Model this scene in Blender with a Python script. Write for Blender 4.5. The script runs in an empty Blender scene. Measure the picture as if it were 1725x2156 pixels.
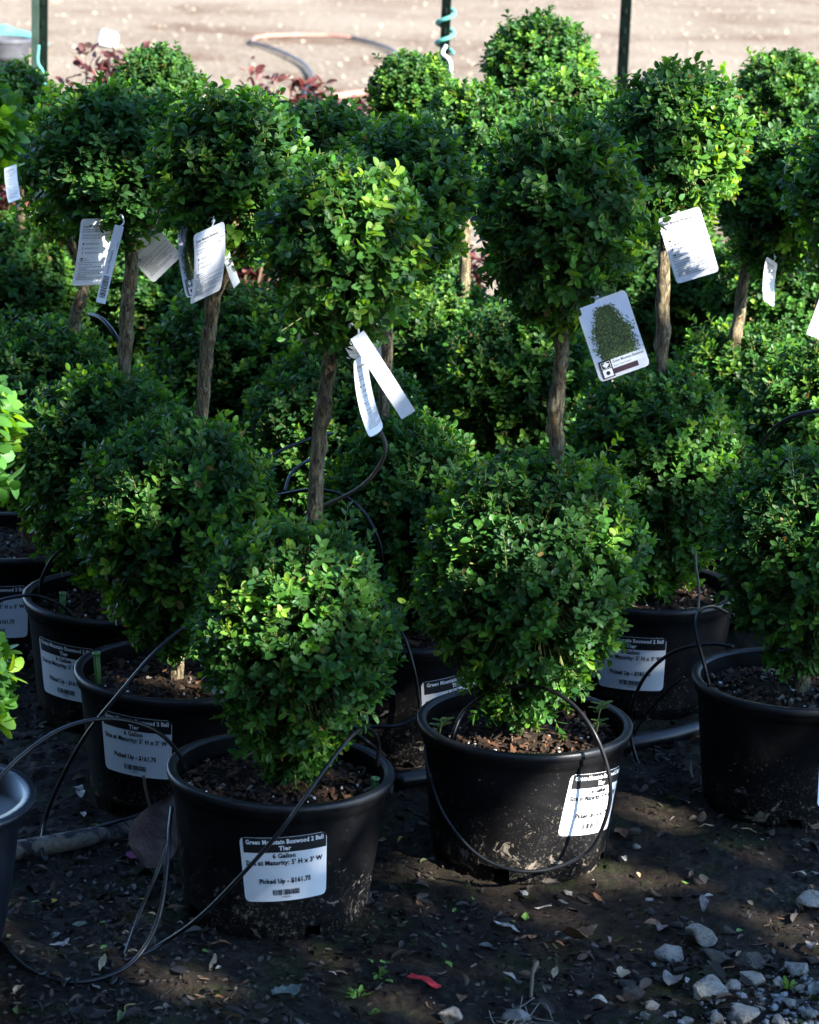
import bpy, bmesh, math, random
import numpy as np
from mathutils import Vector, Matrix

# ------------------------------------------------------------------ camera, sky, sun, exposure
SC = bpy.context.scene
COL = SC.collection
FPX, CAMH, PIT, ROLL = 6235.0, 1.75, math.radians(15.0), math.radians(2.2)   # focal length in units of a 2156-high frame
fw = np.array([0, math.cos(PIT), -math.sin(PIT)])
r0 = np.array([1.0, 0, 0]); u0 = np.cross(r0, fw)
CR = r0 * math.cos(ROLL) + u0 * math.sin(ROLL)
CU = -r0 * math.sin(ROLL) + u0 * math.cos(ROLL)
cam = bpy.data.cameras.new('camera'); camo = bpy.data.objects.new('camera', cam); COL.objects.link(camo)
cam.sensor_fit = 'VERTICAL'; cam.sensor_height = 36.0; cam.lens = 36.0 * FPX / 2156.0
cam.clip_end = 500; cam.clip_start = 0.05
cam.dof.use_dof = True; cam.dof.focus_distance = 4.75; cam.dof.aperture_fstop = 10.0
M = Matrix.Identity(4)
for i in range(3):
    M[i][0], M[i][1], M[i][2] = CR[i], CU[i], -fw[i]
M[2][3] = CAMH
camo.matrix_world = M
SC.camera = camo

SUN = np.array([0.66, -0.53, 0.50]); SUN /= np.linalg.norm(SUN)      # direction towards the sun
world = bpy.data.worlds.new('World'); SC.world = world; world.use_nodes = True
nt = world.node_tree; bg = nt.nodes['Background']
sky = nt.nodes.new('ShaderNodeTexSky'); sky.sky_type = 'NISHITA'; sky.sun_disc = False
sky.sun_elevation = math.asin(SUN[2]); sky.sun_rotation = math.atan2(SUN[0], SUN[1])
sky.altitude = 1500; sky.air_density = 1.0; sky.dust_density = 0.2; sky.ozone_density = 4.5
nt.links.new(sky.outputs[0], bg.inputs[0]); bg.inputs[1].default_value = 0.115
sl = bpy.data.lights.new('sun', 'SUN'); slo = bpy.data.objects.new('sun', sl); COL.objects.link(slo)
sl.energy = 5.0; sl.angle = math.radians(0.55); sl.color = (1.0, 0.95, 0.87)
slo.rotation_euler = Vector(-SUN).to_track_quat('-Z', 'Y').to_euler()
SC.view_settings.view_transform = 'Standard'; SC.view_settings.look = 'None'
SC.view_settings.exposure = 2.55; SC.view_settings.gamma = 1.0; SC.view_settings.use_curve_mapping = False
SC.render.engine = 'CYCLES'
SC.cycles.use_denoising = True
SC.cycles.max_bounces = 7; SC.cycles.diffuse_bounces = 3; SC.cycles.glossy_bounces = 3; SC.cycles.transmission_bounces = 4
SC.cycles.sample_clamp_indirect = 6.0

rng = np.random.default_rng(11); random.seed(11)

def pt(x, y, z=None, Y=None):
    """point of the place seen at (x, y) of the 1725 x 2156 frame, at height z or at depth Y"""
    d = fw + CR * (x - 862.5) / FPX + CU * (1078 - y) / FPX
    t = (z - CAMH) / d[2] if z is not None else Y / d[1]
    return d * t + np.array([0, 0, CAMH])

def pxm(Y):            # frame units per metre at depth Y (about)
    return FPX / (Y * 1.04)

# ------------------------------------------------------------------ materials
MATS = {}
def new_mat(name):
    m = bpy.data.materials.new(name); m.use_nodes = True
    n = m.node_tree.nodes; b = n['Principled BSDF']
    MATS[name] = m
    return m, m.node_tree, n, b
def node(t, kind, **kw):
    n = t.nodes.new(kind)
    for k, v in kw.items(): setattr(n, k, v)
    return n
def noise(t, scale, detail=4, rough=0.55, coord=None, dist=0.0):
    n = node(t, 'ShaderNodeTexNoise'); n.inputs['Scale'].default_value = scale; n.inputs['Detail'].default_value = detail
    n.inputs['Roughness'].default_value = rough; n.inputs['Distortion'].default_value = dist
    if coord is not None: t.links.new(coord, n.inputs['Vector'])
    return n
def ramp(t, src, stops):
    r = node(t, 'ShaderNodeValToRGB')
    e = r.color_ramp.elements
    while len(e) < len(stops): e.new(0.5)
    for i, (p, c) in enumerate(stops):
        e[i].position = p; e[i].color = (*c, 1) if len(c) == 3 else c
    t.links.new(src, r.inputs[0]); return r
def mixc(t, fac, a, b, mode='MIX'):
    m = node(t, 'ShaderNodeMix', data_type='RGBA', blend_type=mode)
    for s, v in ((m.inputs[0], fac), (m.inputs[6], a), (m.inputs[7], b)):
        if hasattr(v, 'links'): t.links.new(v, s)
        elif isinstance(v, (int, float)): s.default_value = v
        else: s.default_value = (*v, 1)
    return m.outputs[2]
def bump(t, b, src, strength, dist=0.002):
    n = node(t, 'ShaderNodeBump'); n.inputs['Strength'].default_value = strength; n.inputs['Distance'].default_value = dist
    t.links.new(src, n.inputs['Height']); t.links.new(n.outputs[0], b.inputs['Normal']); return n
def plain(name, col, rough=0.6, spec=0.4, var=0.0, vscale=30.0, metal=0.0):
    m, t, n, b = new_mat(name)
    b.inputs['Roughness'].default_value = rough; b.inputs['Specular IOR Level'].default_value = spec; b.inputs['Metallic'].default_value = metal
    if var:
        tc = node(t, 'ShaderNodeTexCoord')
        nz = noise(t, vscale, 5, 0.6, tc.outputs['Object'])
        lo = tuple(c * (1 - var) for c in col); hi = tuple(min(1, c * (1 + var)) for c in col)
        r = ramp(t, nz.outputs[0], [(0.3, lo), (0.7, hi)])
        t.links.new(r.outputs[0], b.inputs['Base Color'])
        bump(t, b, nz.outputs[0], 0.25, 0.001)
    else:
        b.inputs['Base Color'].default_value = (*col, 1)
    return m

def leaf_mat(name, rough=0.45, trans=0.40, tmul=(2.4, 1.85, 0.42), spec=0.22, under_c=(0.09, 0.17, 0.05), uk=0.2):
    """leaf blade: the colour of each leaf is its own (attribute), light shines through a little"""
    m, t, n, b = new_mat(name)
    a = node(t, 'ShaderNodeAttribute', attribute_name='tint')
    geo = node(t, 'ShaderNodeNewGeometry')
    under = mixc(t, uk, a.outputs['Color'], under_c)
    col = mixc(t, geo.outputs['Backfacing'], a.outputs['Color'], under)
    t.links.new(col, b.inputs['Base Color'])
    b.inputs['Roughness'].default_value = rough; b.inputs['Specular IOR Level'].default_value = spec
    tr = node(t, 'ShaderNodeBsdfTranslucent')
    tc = mixc(t, 1.0, a.outputs['Color'], tmul, 'MULTIPLY'); t.links.new(tc, tr.inputs[0])
    ms = node(t, 'ShaderNodeMixShader'); ms.inputs[0].default_value = trans
    t.links.new(b.outputs[0], ms.inputs[1]); t.links.new(tr.outputs[0], ms.inputs[2])
    t.links.new(ms.outputs[0], n['Material Output'].inputs[0])
    return m
M_LEAF = leaf_mat('boxwood_leaf')
M_RED = leaf_mat('red_leaf', 0.5, 0.35, (1.5, 0.9, 0.8), 0.3, (0.12, 0.04, 0.04))
M_LITTER = leaf_mat('rotting_leaf', 0.6, 0.03, (1, 1, 1), 0.3, (0.05, 0.04, 0.03), 0.3)
M_TREELEAF = leaf_mat('tree_leaf', 0.5, 0.25)
M_SPROUT = leaf_mat('sprout_leaf', 0.4, 0.3)

def bark_mat(name, c0, c1, c2, streak=None):
    m, t, n, b = new_mat(name)
    tc = node(t, 'ShaderNodeTexCoord')
    mp = node(t, 'ShaderNodeMapping'); mp.inputs['Scale'].default_value = (1, 1, 0.28); t.links.new(tc.outputs['Object'], mp.inputs[0])
    n1 = noise(t, 170, 7, 0.75, mp.outputs[0], 0.8); n2 = noise(t, 40, 4, 0.6, tc.outputs['Object'])
    base = ramp(t, n1.outputs[0], [(0.38, c0), (0.50, c1), (0.62, c2)]).outputs[0]
    base = mixc(t, ramp(t, n2.outputs[0], [(0.55, (0, 0, 0)), (0.75, (0.8,) * 3)]).outputs[0], base, tuple(x * 0.5 for x in c1))
    if streak:
        mp2 = node(t, 'ShaderNodeMapping'); mp2.inputs['Scale'].default_value = (1, 1, 0.13); t.links.new(tc.outputs['Object'], mp2.inputs[0])
        n3 = noise(t, 150, 2, 0.5, mp2.outputs[0], 0.3)
        base = mixc(t, ramp(t, n3.outputs[0], [(0.66, (0, 0, 0)), (0.70, (1, 1, 1))]).outputs[0], base, streak)
    t.links.new(base, b.inputs['Base Color']); b.inputs['Roughness'].default_value = 0.85; b.inputs['Specular IOR Level'].default_value = 0.2
    bump(t, b, n1.outputs[0], 1.0, 0.008)
    return m
M_BARK = bark_mat('boxwood_bark', (0.022, 0.017, 0.010), (0.135, 0.105, 0.062), (0.34, 0.28, 0.165), (0.28, 0.13, 0.035))
M_TWIG = plain('green_twig', (0.11, 0.12, 0.035), 0.7, 0.3, 0.3)
M_TWIGB = plain('brown_twig', (0.13, 0.095, 0.06), 0.8, 0.2, 0.35)
M_CORE = plain('dark_occluder_core', (0.012, 0.016, 0.008), 0.9, 0.1, 0.5, 60)  # dark filler for foliage cores, added to block light and sight lines

def pot_mat():
    m, t, n, b = new_mat('black_pot_plastic')
    tc = node(t, 'ShaderNodeTexCoord'); oi = node(t, 'ShaderNodeObjectInfo')
    ad = node(t, 'ShaderNodeVectorMath', operation='ADD'); t.links.new(tc.outputs['Object'], ad.inputs[0])
    cx = node(t, 'ShaderNodeCombineXYZ'); t.links.new(oi.outputs['Random'], cx.inputs[0]); t.links.new(oi.outputs['Random'], cx.inputs[1]); 
    sc = node(t, 'ShaderNodeVectorMath', operation='SCALE'); sc.inputs['Scale'].default_value = 13.0; t.links.new(cx.outputs[0], sc.inputs[0]); t.links.new(sc.outputs[0], ad.inputs[1])
    co = ad.outputs[0]
    sp = node(t, 'ShaderNodeSeparateXYZ'); t.links.new(tc.outputs['Object'], sp.inputs[0])
    # fine dried-mud flecks, more of them low on the pot where watering splashes
    fl = noise(t, 210, 3, 0.65, co, 1.2); pa = noise(t, 11, 5, 0.6, co, 0.8); sm = noise(t, 26, 6, 0.7, co, 1.5)
    lowm = node(t, 'ShaderNodeMapRange'); lowm.inputs[1].default_value = 0.0; lowm.inputs[2].default_value = 0.17; lowm.inputs[3].default_value = 0.11; lowm.inputs[4].default_value = 0.0
    t.links.new(sp.outputs[2], lowm.inputs[0])
    s1 = node(t, 'ShaderNodeMath', operation='ADD'); t.links.new(fl.outputs[0], s1.inputs[0]); t.links.new(lowm.outputs[0], s1.inputs[1])
    s2 = node(t, 'ShaderNodeMath', operation='MULTIPLY_ADD'); t.links.new(pa.outputs[0], s2.inputs[0]); s2.inputs[1].default_value = 0.32; t.links.new(s1.outputs[0], s2.inputs[2])
    fm = ramp(t, s2.outputs[0], [(0.83, (0, 0, 0)), (0.93, (1, 1, 1))]).outputs[0]
    # mud smears with a shape of their own near the foot
    s3 = node(t, 'ShaderNodeMath', operation='ADD'); t.links.new(sm.outputs[0], s3.inputs[0]); t.links.new(lowm.outputs[0], s3.inputs[1])
    smm = ramp(t, s3.outputs[0], [(0.665, (0, 0, 0)), (0.72, (1, 1, 1))]).outputs[0]
    haze = ramp(t, pa.outputs[0], [(0.35, (0.003, 0.003, 0.0034)), (0.7, (0.008, 0.008, 0.0088))]).outputs[0]
    c = mixc(t, fm, haze, (0.10, 0.085, 0.065)); c = mixc(t, smm, c, (0.17, 0.145, 0.115))
    t.links.new(c, b.inputs['Base Color'])
    rr = ramp(t, pa.outputs[0], [(0.3, (0.36,) * 3), (0.7, (0.55,) * 3)]).outputs[0]
    rr2 = mixc(t, fm, rr, (0.9, 0.9, 0.9)); t.links.new(rr2, b.inputs['Roughness'])
    b.inputs['Specular IOR Level'].default_value = 0.10
    bump(t, b, fl.outputs[0], 0.12, 0.001)
    return m
M_POT = pot_mat()
M_RIM = plain('black_pot_rim', (0.009, 0.0095, 0.011), 0.42, 0.3, 0.35, 60)
M_BLUEPOT = plain('dark_blue_pot', (0.008, 0.011, 0.018), 0.35, 0.4, 0.3, 25)

def sticker_mat():
    m, t, n, b = new_mat('white_sticker')
    tc = node(t, 'ShaderNodeTexCoord'); nz = noise(t, 34, 3, 0.5, tc.outputs['Object'], 0.5); n2 = noise(t, 500, 2, 0.5, tc.outputs['Object'])
    c = mixc(t, ramp(t, n2.outputs[0], [(0.76, (0, 0, 0)), (0.8, (1, 1, 1))]).outputs[0], (0.70, 0.71, 0.73), (0.32, 0.30, 0.27))
    t.links.new(c, b.inputs['Base Color']); b.inputs['Roughness'].default_value = 0.4; bump(t, b, nz.outputs[0], 0.25, 0.003)
    return m
M_STICK = sticker_mat()
M_INK = plain('black_ink', (0.010, 0.010, 0.011), 0.5, 0.4)
M_INKW = plain('white_print', (0.78, 0.78, 0.78), 0.5, 0.4)
def paper_mat(name, col, trans=0.06):
    m, t, n, b = new_mat(name)
    tc = node(t, 'ShaderNodeTexCoord'); nz = noise(t, 40, 3, 0.5, tc.outputs['Object'])
    r = ramp(t, nz.outputs[0], [(0.3, tuple(c * 0.95 for c in col)), (0.7, col)])
    sm = noise(t, 22, 6, 0.7, tc.outputs['Object'], 1.0); cc = mixc(t, ramp(t, sm.outputs[0], [(0.60, (0, 0, 0)), (0.78, (0.5,) * 3)]).outputs[0], r.outputs[0], (0.36, 0.30, 0.22))
    t.links.new(cc, b.inputs['Base Color']); b.inputs['Roughness'].default_value = 0.45; bump(t, b, nz.outputs[0], 0.35, 0.004)
    tr = node(t, 'ShaderNodeBsdfTranslucent'); tr.inputs[0].default_value = (*col, 1)
    ms = node(t, 'ShaderNodeMixShader'); ms.inputs[0].default_value = trans
    t.links.new(b.outputs[0], ms.inputs[1]); t.links.new(tr.outputs[0], ms.inputs[2]); t.links.new(ms.outputs[0], n['Material Output'].inputs[0])
    return m
M_CARD = paper_mat('white_tag_card', (0.68, 0.70, 0.73))
M_STRIP = paper_mat('white_plastic_strip', (0.66, 0.68, 0.70), 0.10)
M_SKYP = paper_mat('printed_pale_sky', (0.60, 0.66, 0.80))
M_BAND = plain('printed_pale_band', (0.72, 0.75, 0.78), 0.45)
M_PURP = plain('printed_plum_band', (0.05, 0.022, 0.035), 0.45)
M_PGREEN = [plain('printed_green_%d' % i, c, 0.5) for i, c in enumerate([(0.03, 0.06, 0.014), (0.06, 0.11, 0.025), (0.12, 0.18, 0.045), (0.022, 0.028, 0.013)])]
M_STRING = plain('white_string', (0.75, 0.75, 0.73), 0.8)
M_TUBE = plain('black_drip_tubing', (0.006, 0.0065, 0.008), 0.36, 0.35, 0.5, 40)
M_TUBEB = plain('brown_dusty_tubing', (0.09, 0.065, 0.045), 0.55, 0.4, 0.5, 60)
def pipe_mat():
    m, t, n, b = new_mat('muddy_black_pipe')
    tc = node(t, 'ShaderNodeTexCoord'); n1 = noise(t, 14, 6, 0.65, tc.outputs['Object'], 0.6); n2 = noise(t, 120, 4, 0.6, tc.outputs['Object'])
    mud = ramp(t, n2.outputs[0], [(0.3, (0.09, 0.078, 0.062)), (0.7, (0.19, 0.165, 0.13))]).outputs[0]
    c = mixc(t, ramp(t, n1.outputs[0], [(0.47, (1, 1, 1)), (0.52, (0, 0, 0))]).outputs[0], mud, (0.012, 0.012, 0.014))
    c = mixc(t, ramp(t, n1.outputs[0], [(0.46, (0, 0, 0)), (0.50, (1, 1, 1))]).outputs[0], (0.012, 0.012, 0.014), mud)
    t.links.new(c, b.inputs['Base Color']); b.inputs['Roughness'].default_value = 0.8; bump(t, b, n2.outputs[0], 0.5, 0.002)
    return m
M_PIPE = pipe_mat()
M_EMIT = plain('green_plastic', (0.10, 0.22, 0.07), 0.4, 0.5, 0.2)

def soil_mat(name, moss=True):
    m, t, n, b = new_mat(name)
    tc = node(t, 'ShaderNodeTexCoord'); co = tc.outputs['Object']
    n1 = noise(t, 5, 6, 0.6, co); n2 = noise(t, 75, 8, 0.78, co, 0.8); n3 = noise(t, 420, 4, 0.7, co)
    c = ramp(t, n2.outputs[0], [(0.36, (0.005, 0.0035, 0.0022)), (0.50, (0.020, 0.0138, 0.0085)), (0.66, (0.078, 0.055, 0.034))]).outputs[0]
    c = mixc(t, ramp(t, n1.outputs[0], [(0.42, (0, 0, 0)), (0.68, (0.7,) * 3)]).outputs[0], c, (0.026, 0.019, 0.0125))
    if moss:
        n4 = noise(t, 7, 5, 0.65, co, 0.6); n5 = noise(t, 260, 3, 0.6, co)
        mm = node(t, 'ShaderNodeMath', operation='MULTIPLY')
        t.links.new(ramp(t, n4.outputs[0], [(0.52, (0, 0, 0)), (0.62, (1, 1, 1))]).outputs[0], mm.inputs[0])
        t.links.new(ramp(t, n5.outputs[0], [(0.42, (0, 0, 0)), (0.55, (1, 1, 1))]).outputs[0], mm.inputs[1])
        c = mixc(t, mm.outputs[0], c, (0.030, 0.046, 0.010))
    t.links.new(c, b.inputs['Base Color'])
    r = ramp(t, n1.outputs[0], [(0.35, (0.5,) * 3), (0.6, (0.9,) * 3)]); t.links.new(r.outputs[0], b.inputs['Roughness'])
    b.inputs['Specular IOR Level'].default_value = 0.2
    mx = node(t, 'ShaderNodeMath', operation='ADD'); t.links.new(n2.outputs[0], mx.inputs[0]); t.links.new(n3.outputs[0], mx.inputs[1])
    bump(t, b, mx.outputs[0], 1.0, 0.010)
    return m
M_SOIL = soil_mat('wet_dark_soil'); M_POTSOIL = soil_mat('potting_soil', False)

def yard_mat():
    m, t, n, b = new_mat('pale_gravelly_dirt')
    tc = node(t, 'ShaderNodeTexCoord'); co = tc.outputs['Object']
    big = noise(t, 0.35, 5, 0.6, co); mid = noise(t, 1.1, 7, 0.68, co, 0.6); fine = noise(t, 26, 5, 0.7, co)
    vo = node(t, 'ShaderNodeTexVoronoi'); vo.inputs['Scale'].default_value = 17; t.links.new(co, vo.inputs['Vector'])
    c = ramp(t, fine.outputs[0], [(0.3, (0.110, 0.083, 0.056)), (0.5, (0.188, 0.150, 0.108)), (0.72, (0.252, 0.208, 0.158))]).outputs[0]
    c = mixc(t, ramp(t, mid.outputs[0], [(0.47, (0, 0, 0)), (0.62, (0.85,) * 3)]).outputs[0], c, (0.105, 0.062, 0.038))
    c = mixc(t, ramp(t, vo.outputs['Distance'], [(0.16, (0.55,) * 3), (0.26, (0, 0, 0))]).outputs[0], c, (0.31, 0.268, 0.215))
    c = mixc(t, ramp(t, big.outputs[0], [(0.45, (0, 0, 0)), (0.62, (0.6,) * 3)]).outputs[0], c, (0.245, 0.202, 0.152))
    t.links.new(c, b.inputs['Base Color']); b.inputs['Roughness'].default_value = 0.95; b.inputs['Specular IOR Level'].default_value = 0.1
    bump(t, b, fine.outputs[0], 0.8, 0.03)
    return m
M_YARD = yard_mat()

def stone_mat(name, a, bcol, d):
    m, t, n, b = new_mat(name)
    tc = node(t, 'ShaderNodeTexCoord'); co = tc.outputs['Object']; oi = node(t, 'ShaderNodeObjectInfo')
    ad = node(t, 'ShaderNodeVectorMath', operation='ADD'); t.links.new(co, ad.inputs[0]); t.links.new(oi.outputs['Random'], ad.inputs[1]); co = ad.outputs[0]
    n1 = noise(t, 1.6, 6, 0.65, co); n2 = noise(t, 7, 6, 0.7, co, 0.4); n3 = noise(t, 2.0, 3, 0.5, co)
    c = ramp(t, n2.outputs[0], [(0.3, a), (0.55, bcol), (0.75, d)]).outputs[0]
    c = mixc(t, ramp(t, n1.outputs[0], [(0.52, (0, 0, 0)), (0.66, (0.8,) * 3)]).outputs[0], c, (0.22, 0.15, 0.08))
    c = mixc(t, ramp(t, n3.outputs[0], [(0.24, (0.7,) * 3), (0.34, (0, 0, 0))]).outputs[0], c, (0.035, 0.028, 0.02))
    t.links.new(c, b.inputs['Base Color']); b.inputs['Roughness'].default_value = 0.9; b.inputs['Specular IOR Level'].default_value = 0.15
    bump(t, b, n2.outputs[0], 0.8, 0.12)
    return m
M_STONE = stone_mat('pale_limestone', (0.32, 0.285, 0.235), (0.58, 0.53, 0.455), (0.72, 0.68, 0.61))
M_STONED = stone_mat('dirty_grey_stone', (0.05, 0.045, 0.038), (0.12, 0.11, 0.10), (0.22, 0.21, 0.19))
M_GRAV = plain('grey_gravel', (0.20, 0.20, 0.20), 0.9, 0.15, 0.45, 40)
M_PEB = plain('pale_pebbles', (0.24, 0.20, 0.152), 0.95, 0.1, 0.3, 20)

def dead_leaf_mat(name, col, k=0.5):
    m, t, n, b = new_mat(name)
    tc = node(t, 'ShaderNodeTexCoord'); nz = noise(t, 3.0, 6, 0.7, tc.outputs['Object'], 0.4)
    r = ramp(t, nz.outputs[0], [(0.3, tuple(c * (1 - k) for c in col)), (0.5, col), (0.72, tuple(min(1, c * (1 + k)) for c in col))])
    t.links.new(r.outputs[0], b.inputs['Base Color']); b.inputs['Roughness'].default_value = 0.55; b.inputs['Specular IOR Level'].default_value = 0.35
    bump(t, b, nz.outputs[0], 0.4, 0.05)
    return m
DEAD = {'brown': dead_leaf_mat('dead_brown', (0.17, 0.085, 0.045)), 'rust': dead_leaf_mat('dead_rust', (0.30, 0.125, 0.05)),
        'tan': dead_leaf_mat('dead_tan', (0.36, 0.26, 0.15)), 'pale': dead_leaf_mat('dead_pale', (0.42, 0.37, 0.30)),
        'grey': dead_leaf_mat('dead_grey', (0.17, 0.15, 0.13)), 'dark': dead_leaf_mat('dead_dark', (0.045, 0.034, 0.026)),
        'green': dead_leaf_mat('fallen_green', (0.13, 0.24, 0.04), 0.3), 'yellow': dead_leaf_mat('fallen_yellow', (0.42, 0.34, 0.06), 0.3),
        'petal': dead_leaf_mat('fallen_magenta', (0.22, 0.04, 0.10), 0.4), 'holly': dead_leaf_mat('grey_green_spiny', (0.10, 0.12, 0.10))}
M_REDP = plain('faded_red_plastic', (0.50, 0.025, 0.03), 0.5, 0.4, 0.45, 60)
M_POST = plain('dark_green_post_paint', (0.004, 0.010, 0.006), 0.7, 0.12, 0.3, 30)
M_POSTL = plain('pale_green_post_paint', (0.035, 0.058, 0.044), 0.7, 0.12, 0.25, 30)
M_TEAL = plain('teal_plastic', (0.07, 0.27, 0.23), 0.6, 0.3, 0.25, 12)
M_TWINE = plain('pale_twine', (0.62, 0.74, 0.72), 0.7)
M_HOSER = plain('faded_red_hose', (0.33, 0.165, 0.12), 0.6, 0.3, 0.2, 15)
M_HOSEK = plain('dark_hose', (0.022, 0.017, 0.018), 0.5, 0.4, 0.3, 20)
M_GREYPOT = plain('grey_black_bucket', (0.06, 0.062, 0.07), 0.5, 0.4, 0.3, 20)
M_WHITEB = plain('white_block', (0.78, 0.78, 0.76), 0.7, 0.2, 0.06, 10)

# ------------------------------------------------------------------ geometry helpers
def mesh_np(name, V, T, mat, smooth=True, tint=None, mats=None, midx=None):
    """mesh of triangles T (n,3) over V (m,3)"""
    V = np.asarray(V, dtype=np.float32); T = np.asarray(T, dtype=np.int32)
    me = bpy.data.meshes.new(name)
    me.vertices.add(len(V)); me.vertices.foreach_set('co', V.ravel())
    k = T.shape[1]
    me.loops.add(T.size); me.loops.foreach_set('vertex_index', T.ravel())
    me.polygons.add(len(T))
    me.polygons.foreach_set('loop_start', np.arange(0, T.size, k, dtype=np.int32))
    try: me.polygons.foreach_set('loop_total', np.full(len(T), k, dtype=np.int32))
    except Exception: pass
    if midx is not None: me.polygons.foreach_set('material_index', np.asarray(midx, dtype=np.int32))
    me.update(calc_edges=True); me.validate()
    me.polygons.foreach_set('use_smooth', np.full(len(me.polygons), smooth))
    for mm in (mats or [mat]): me.materials.append(mm)
    if tint is not None:
        a = me.attributes.new('tint', 'FLOAT_COLOR', 'POINT')
        c = np.ones((len(V), 4), dtype=np.float32); c[:, :3] = tint
        a.data.foreach_set('color', c.ravel())
    return me
class MB:
    """collects vertices and polygons, several materials"""
    def __init__(s): s.v = []; s.f = []; s.m = []
    def add(s, vs, fs, mi=0):
        o = len(s.v); s.v += [tuple(map(float, v)) for v in vs]
        for f in fs: s.f.append(tuple(i + o for i in f)); s.m.append(mi)
    def box(s, c, h, mi=0, rot=None):
        vs = []
        for dz in (-1, 1):
            for dx, dy in ((-1, -1), (1, -1), (1, 1), (-1, 1)):
                p = Vector((dx * h[0], dy * h[1], dz * h[2]))
                if rot is not None: p = rot @ p
                vs.append((c[0] + p.x, c[1] + p.y, c[2] + p.z))
        s.add(vs, [(3, 2, 1, 0), (4, 5, 6, 7), (0, 1, 5, 4), (1, 2, 6, 5), (2, 3, 7, 6), (3, 0, 4, 7)], mi)
    def lathe(s, prof, n=48, mi=0, skip=None, closed=False):
        vs = []
        for (r, z) in prof:
            for k in range(n):
                a = 2 * math.pi * k / n; vs.append((r * math.cos(a), r * math.sin(a), z))
        fs = []
        for i in range(len(prof) - 1):
            for k in range(n):
                if skip and skip(i, k): continue
                a, b2 = i * n + k, i * n + (k + 1) % n
                fs.append((a, b2, b2 + n, a + n))
        s.add(vs, fs, mi)
    def tube(s, P, R, n=8, mi=0, cap=True):
        P = [Vector(p) for p in P]
        if not hasattr(R, '__len__'): R = [R] * len(P)
        t0 = (P[1] - P[0]).normalized()
        u = t0.orthogonal().normalized()
        vs = []
        for i, p in enumerate(P):
            t = (P[min(i + 1, len(P) - 1)] - P[max(i - 1, 0)]).normalized()
            u = (u - t * u.dot(t)).normalized(); w = t.cross(u)
            for k in range(n):
                a = 2 * math.pi * k / n; vs.append(p + (u * math.cos(a) + w * math.sin(a)) * R[i])
        fs = [(i * n + k, i * n + (k + 1) % n, (i + 1) * n + (k + 1) % n, (i + 1) * n + k) for i in range(len(P) - 1) for k in range(n)]
        if cap: fs += [tuple(range(n - 1, -1, -1)), tuple((len(P) - 1) * n + k for k in range(n))]
        s.add(vs, fs, mi)
    def mesh(s, name, mats, smooth=True):
        me = bpy.data.meshes.new(name); me.from_pydata(s.v, [], s.f)
        for m in (mats if isinstance(mats, (list, tuple)) else [mats]): me.materials.append(m)
        me.polygons.foreach_set('material_index', s.m)
        me.polygons.foreach_set('use_smooth', np.full(len(s.f), smooth)); me.update()
        return me
def link(name, me, parent=None, loc=(0, 0, 0), rot=(0, 0, 0), scale=(1, 1, 1)):
    o = bpy.data.objects.new(name, me); COL.objects.link(o); o.location = loc; o.rotation_euler = rot; o.scale = scale
    if parent: o.parent = parent
    return o
def tag(o, label=None, cat=None, group=None, kind=None):
    if label: o['label'] = label
    if cat: o['category'] = cat
    if group: o['group'] = group
    if kind: o['kind'] = kind
    return o
def empty(name, loc=(0, 0, 0), rot=(0, 0, 0)):
    o = bpy.data.objects.new(name, None); COL.objects.link(o); o.location = loc; o.rotation_euler = rot; o.empty_display_size = 0.05
    return o
def spline(P, n=10):
    """Catmull-Rom through the points"""
    P = [np.array(p, dtype=float) for p in P]; Q = [2 * P[0] - P[1]] + P + [2 * P[-1] - P[-2]]
    out = []
    for i in range(1, len(Q) - 2):
        a, b2, c, d = Q[i - 1], Q[i], Q[i + 1], Q[i + 2]
        for k in range(n):
            t = k / n
            out.append(0.5 * (2 * b2 + (c - a) * t + (2 * a - 5 * b2 + 4 * c - d) * t * t + (3 * b2 - a - 3 * c + d) * t ** 3))
    out.append(Q[-2]); return out
def unit(v): return v / np.maximum(np.linalg.norm(v, axis=-1, keepdims=True), 1e-9)
def vnoise(p, seed=0, f=1.0):
    """cheap smooth pseudo-noise in about [-1, 1]"""
    r = np.random.default_rng(seed); out = np.zeros(len(p)); 
    for k in range(6):
        d = unit(r.normal(size=3)) * f * (0.7 + 0.9 * r.random()); out += np.sin(p @ d + r.random() * 6.28)
    return out / 3.0

# ------------------------------------------------------------------ leaves
ROWS = (0.14, 0.40, 0.68, 0.90)
def leaf_template(w=(0.60, 1.0, 0.95, 0.58), fold=0.16, curl=0.10):
    v = [(0, 0, 0)]
    for t, ww in zip(ROWS, w):
        z = -curl * (t * t)
        v += [(t, -0.5 * ww, z + fold * 0.5 * ww), (t, 0, z), (t, 0.5 * ww, z + fold * 0.5 * ww)]
    v.append((1.0, 0, -curl * 1.05))
    T = [(0, 2, 1), (0, 3, 2)]
    for r in (1, 4, 7):
        for c in (0, 1):
            a = r + c; T += [(a, a + 1, a + 4), (a, a + 4, a + 3)]
    T += [(10, 11, 13), (11, 12, 13)]
    return np.array(v), np.array(T)
LT_V, LT_T = leaf_template()
def leaves_mesh(p, d, n, L, W, curl=None):
    """vertices and triangles of many leaves: base p, blade direction d, upper side n"""
    d = unit(d); n = unit(n - d * np.sum(n * d, 1, keepdims=True)); s = np.cross(n, d)
    N = len(p); t = LT_V
    cz = np.ones(N) if curl is None else curl
    V = (p[:, None, :] + d[:, None, :] * (t[None, :, 0:1] * L[:, None, None]) + s[:, None, :] * (t[None, :, 1:2] * W[:, None, None])
         + n[:, None, :] * (t[None, :, 2:3] * (L * cz)[:, None, None]))
    T = LT_T[None, :, :] + (np.arange(N) * len(t))[:, None, None]
    return V.reshape(-1, 3), T.reshape(-1, 3)

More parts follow.
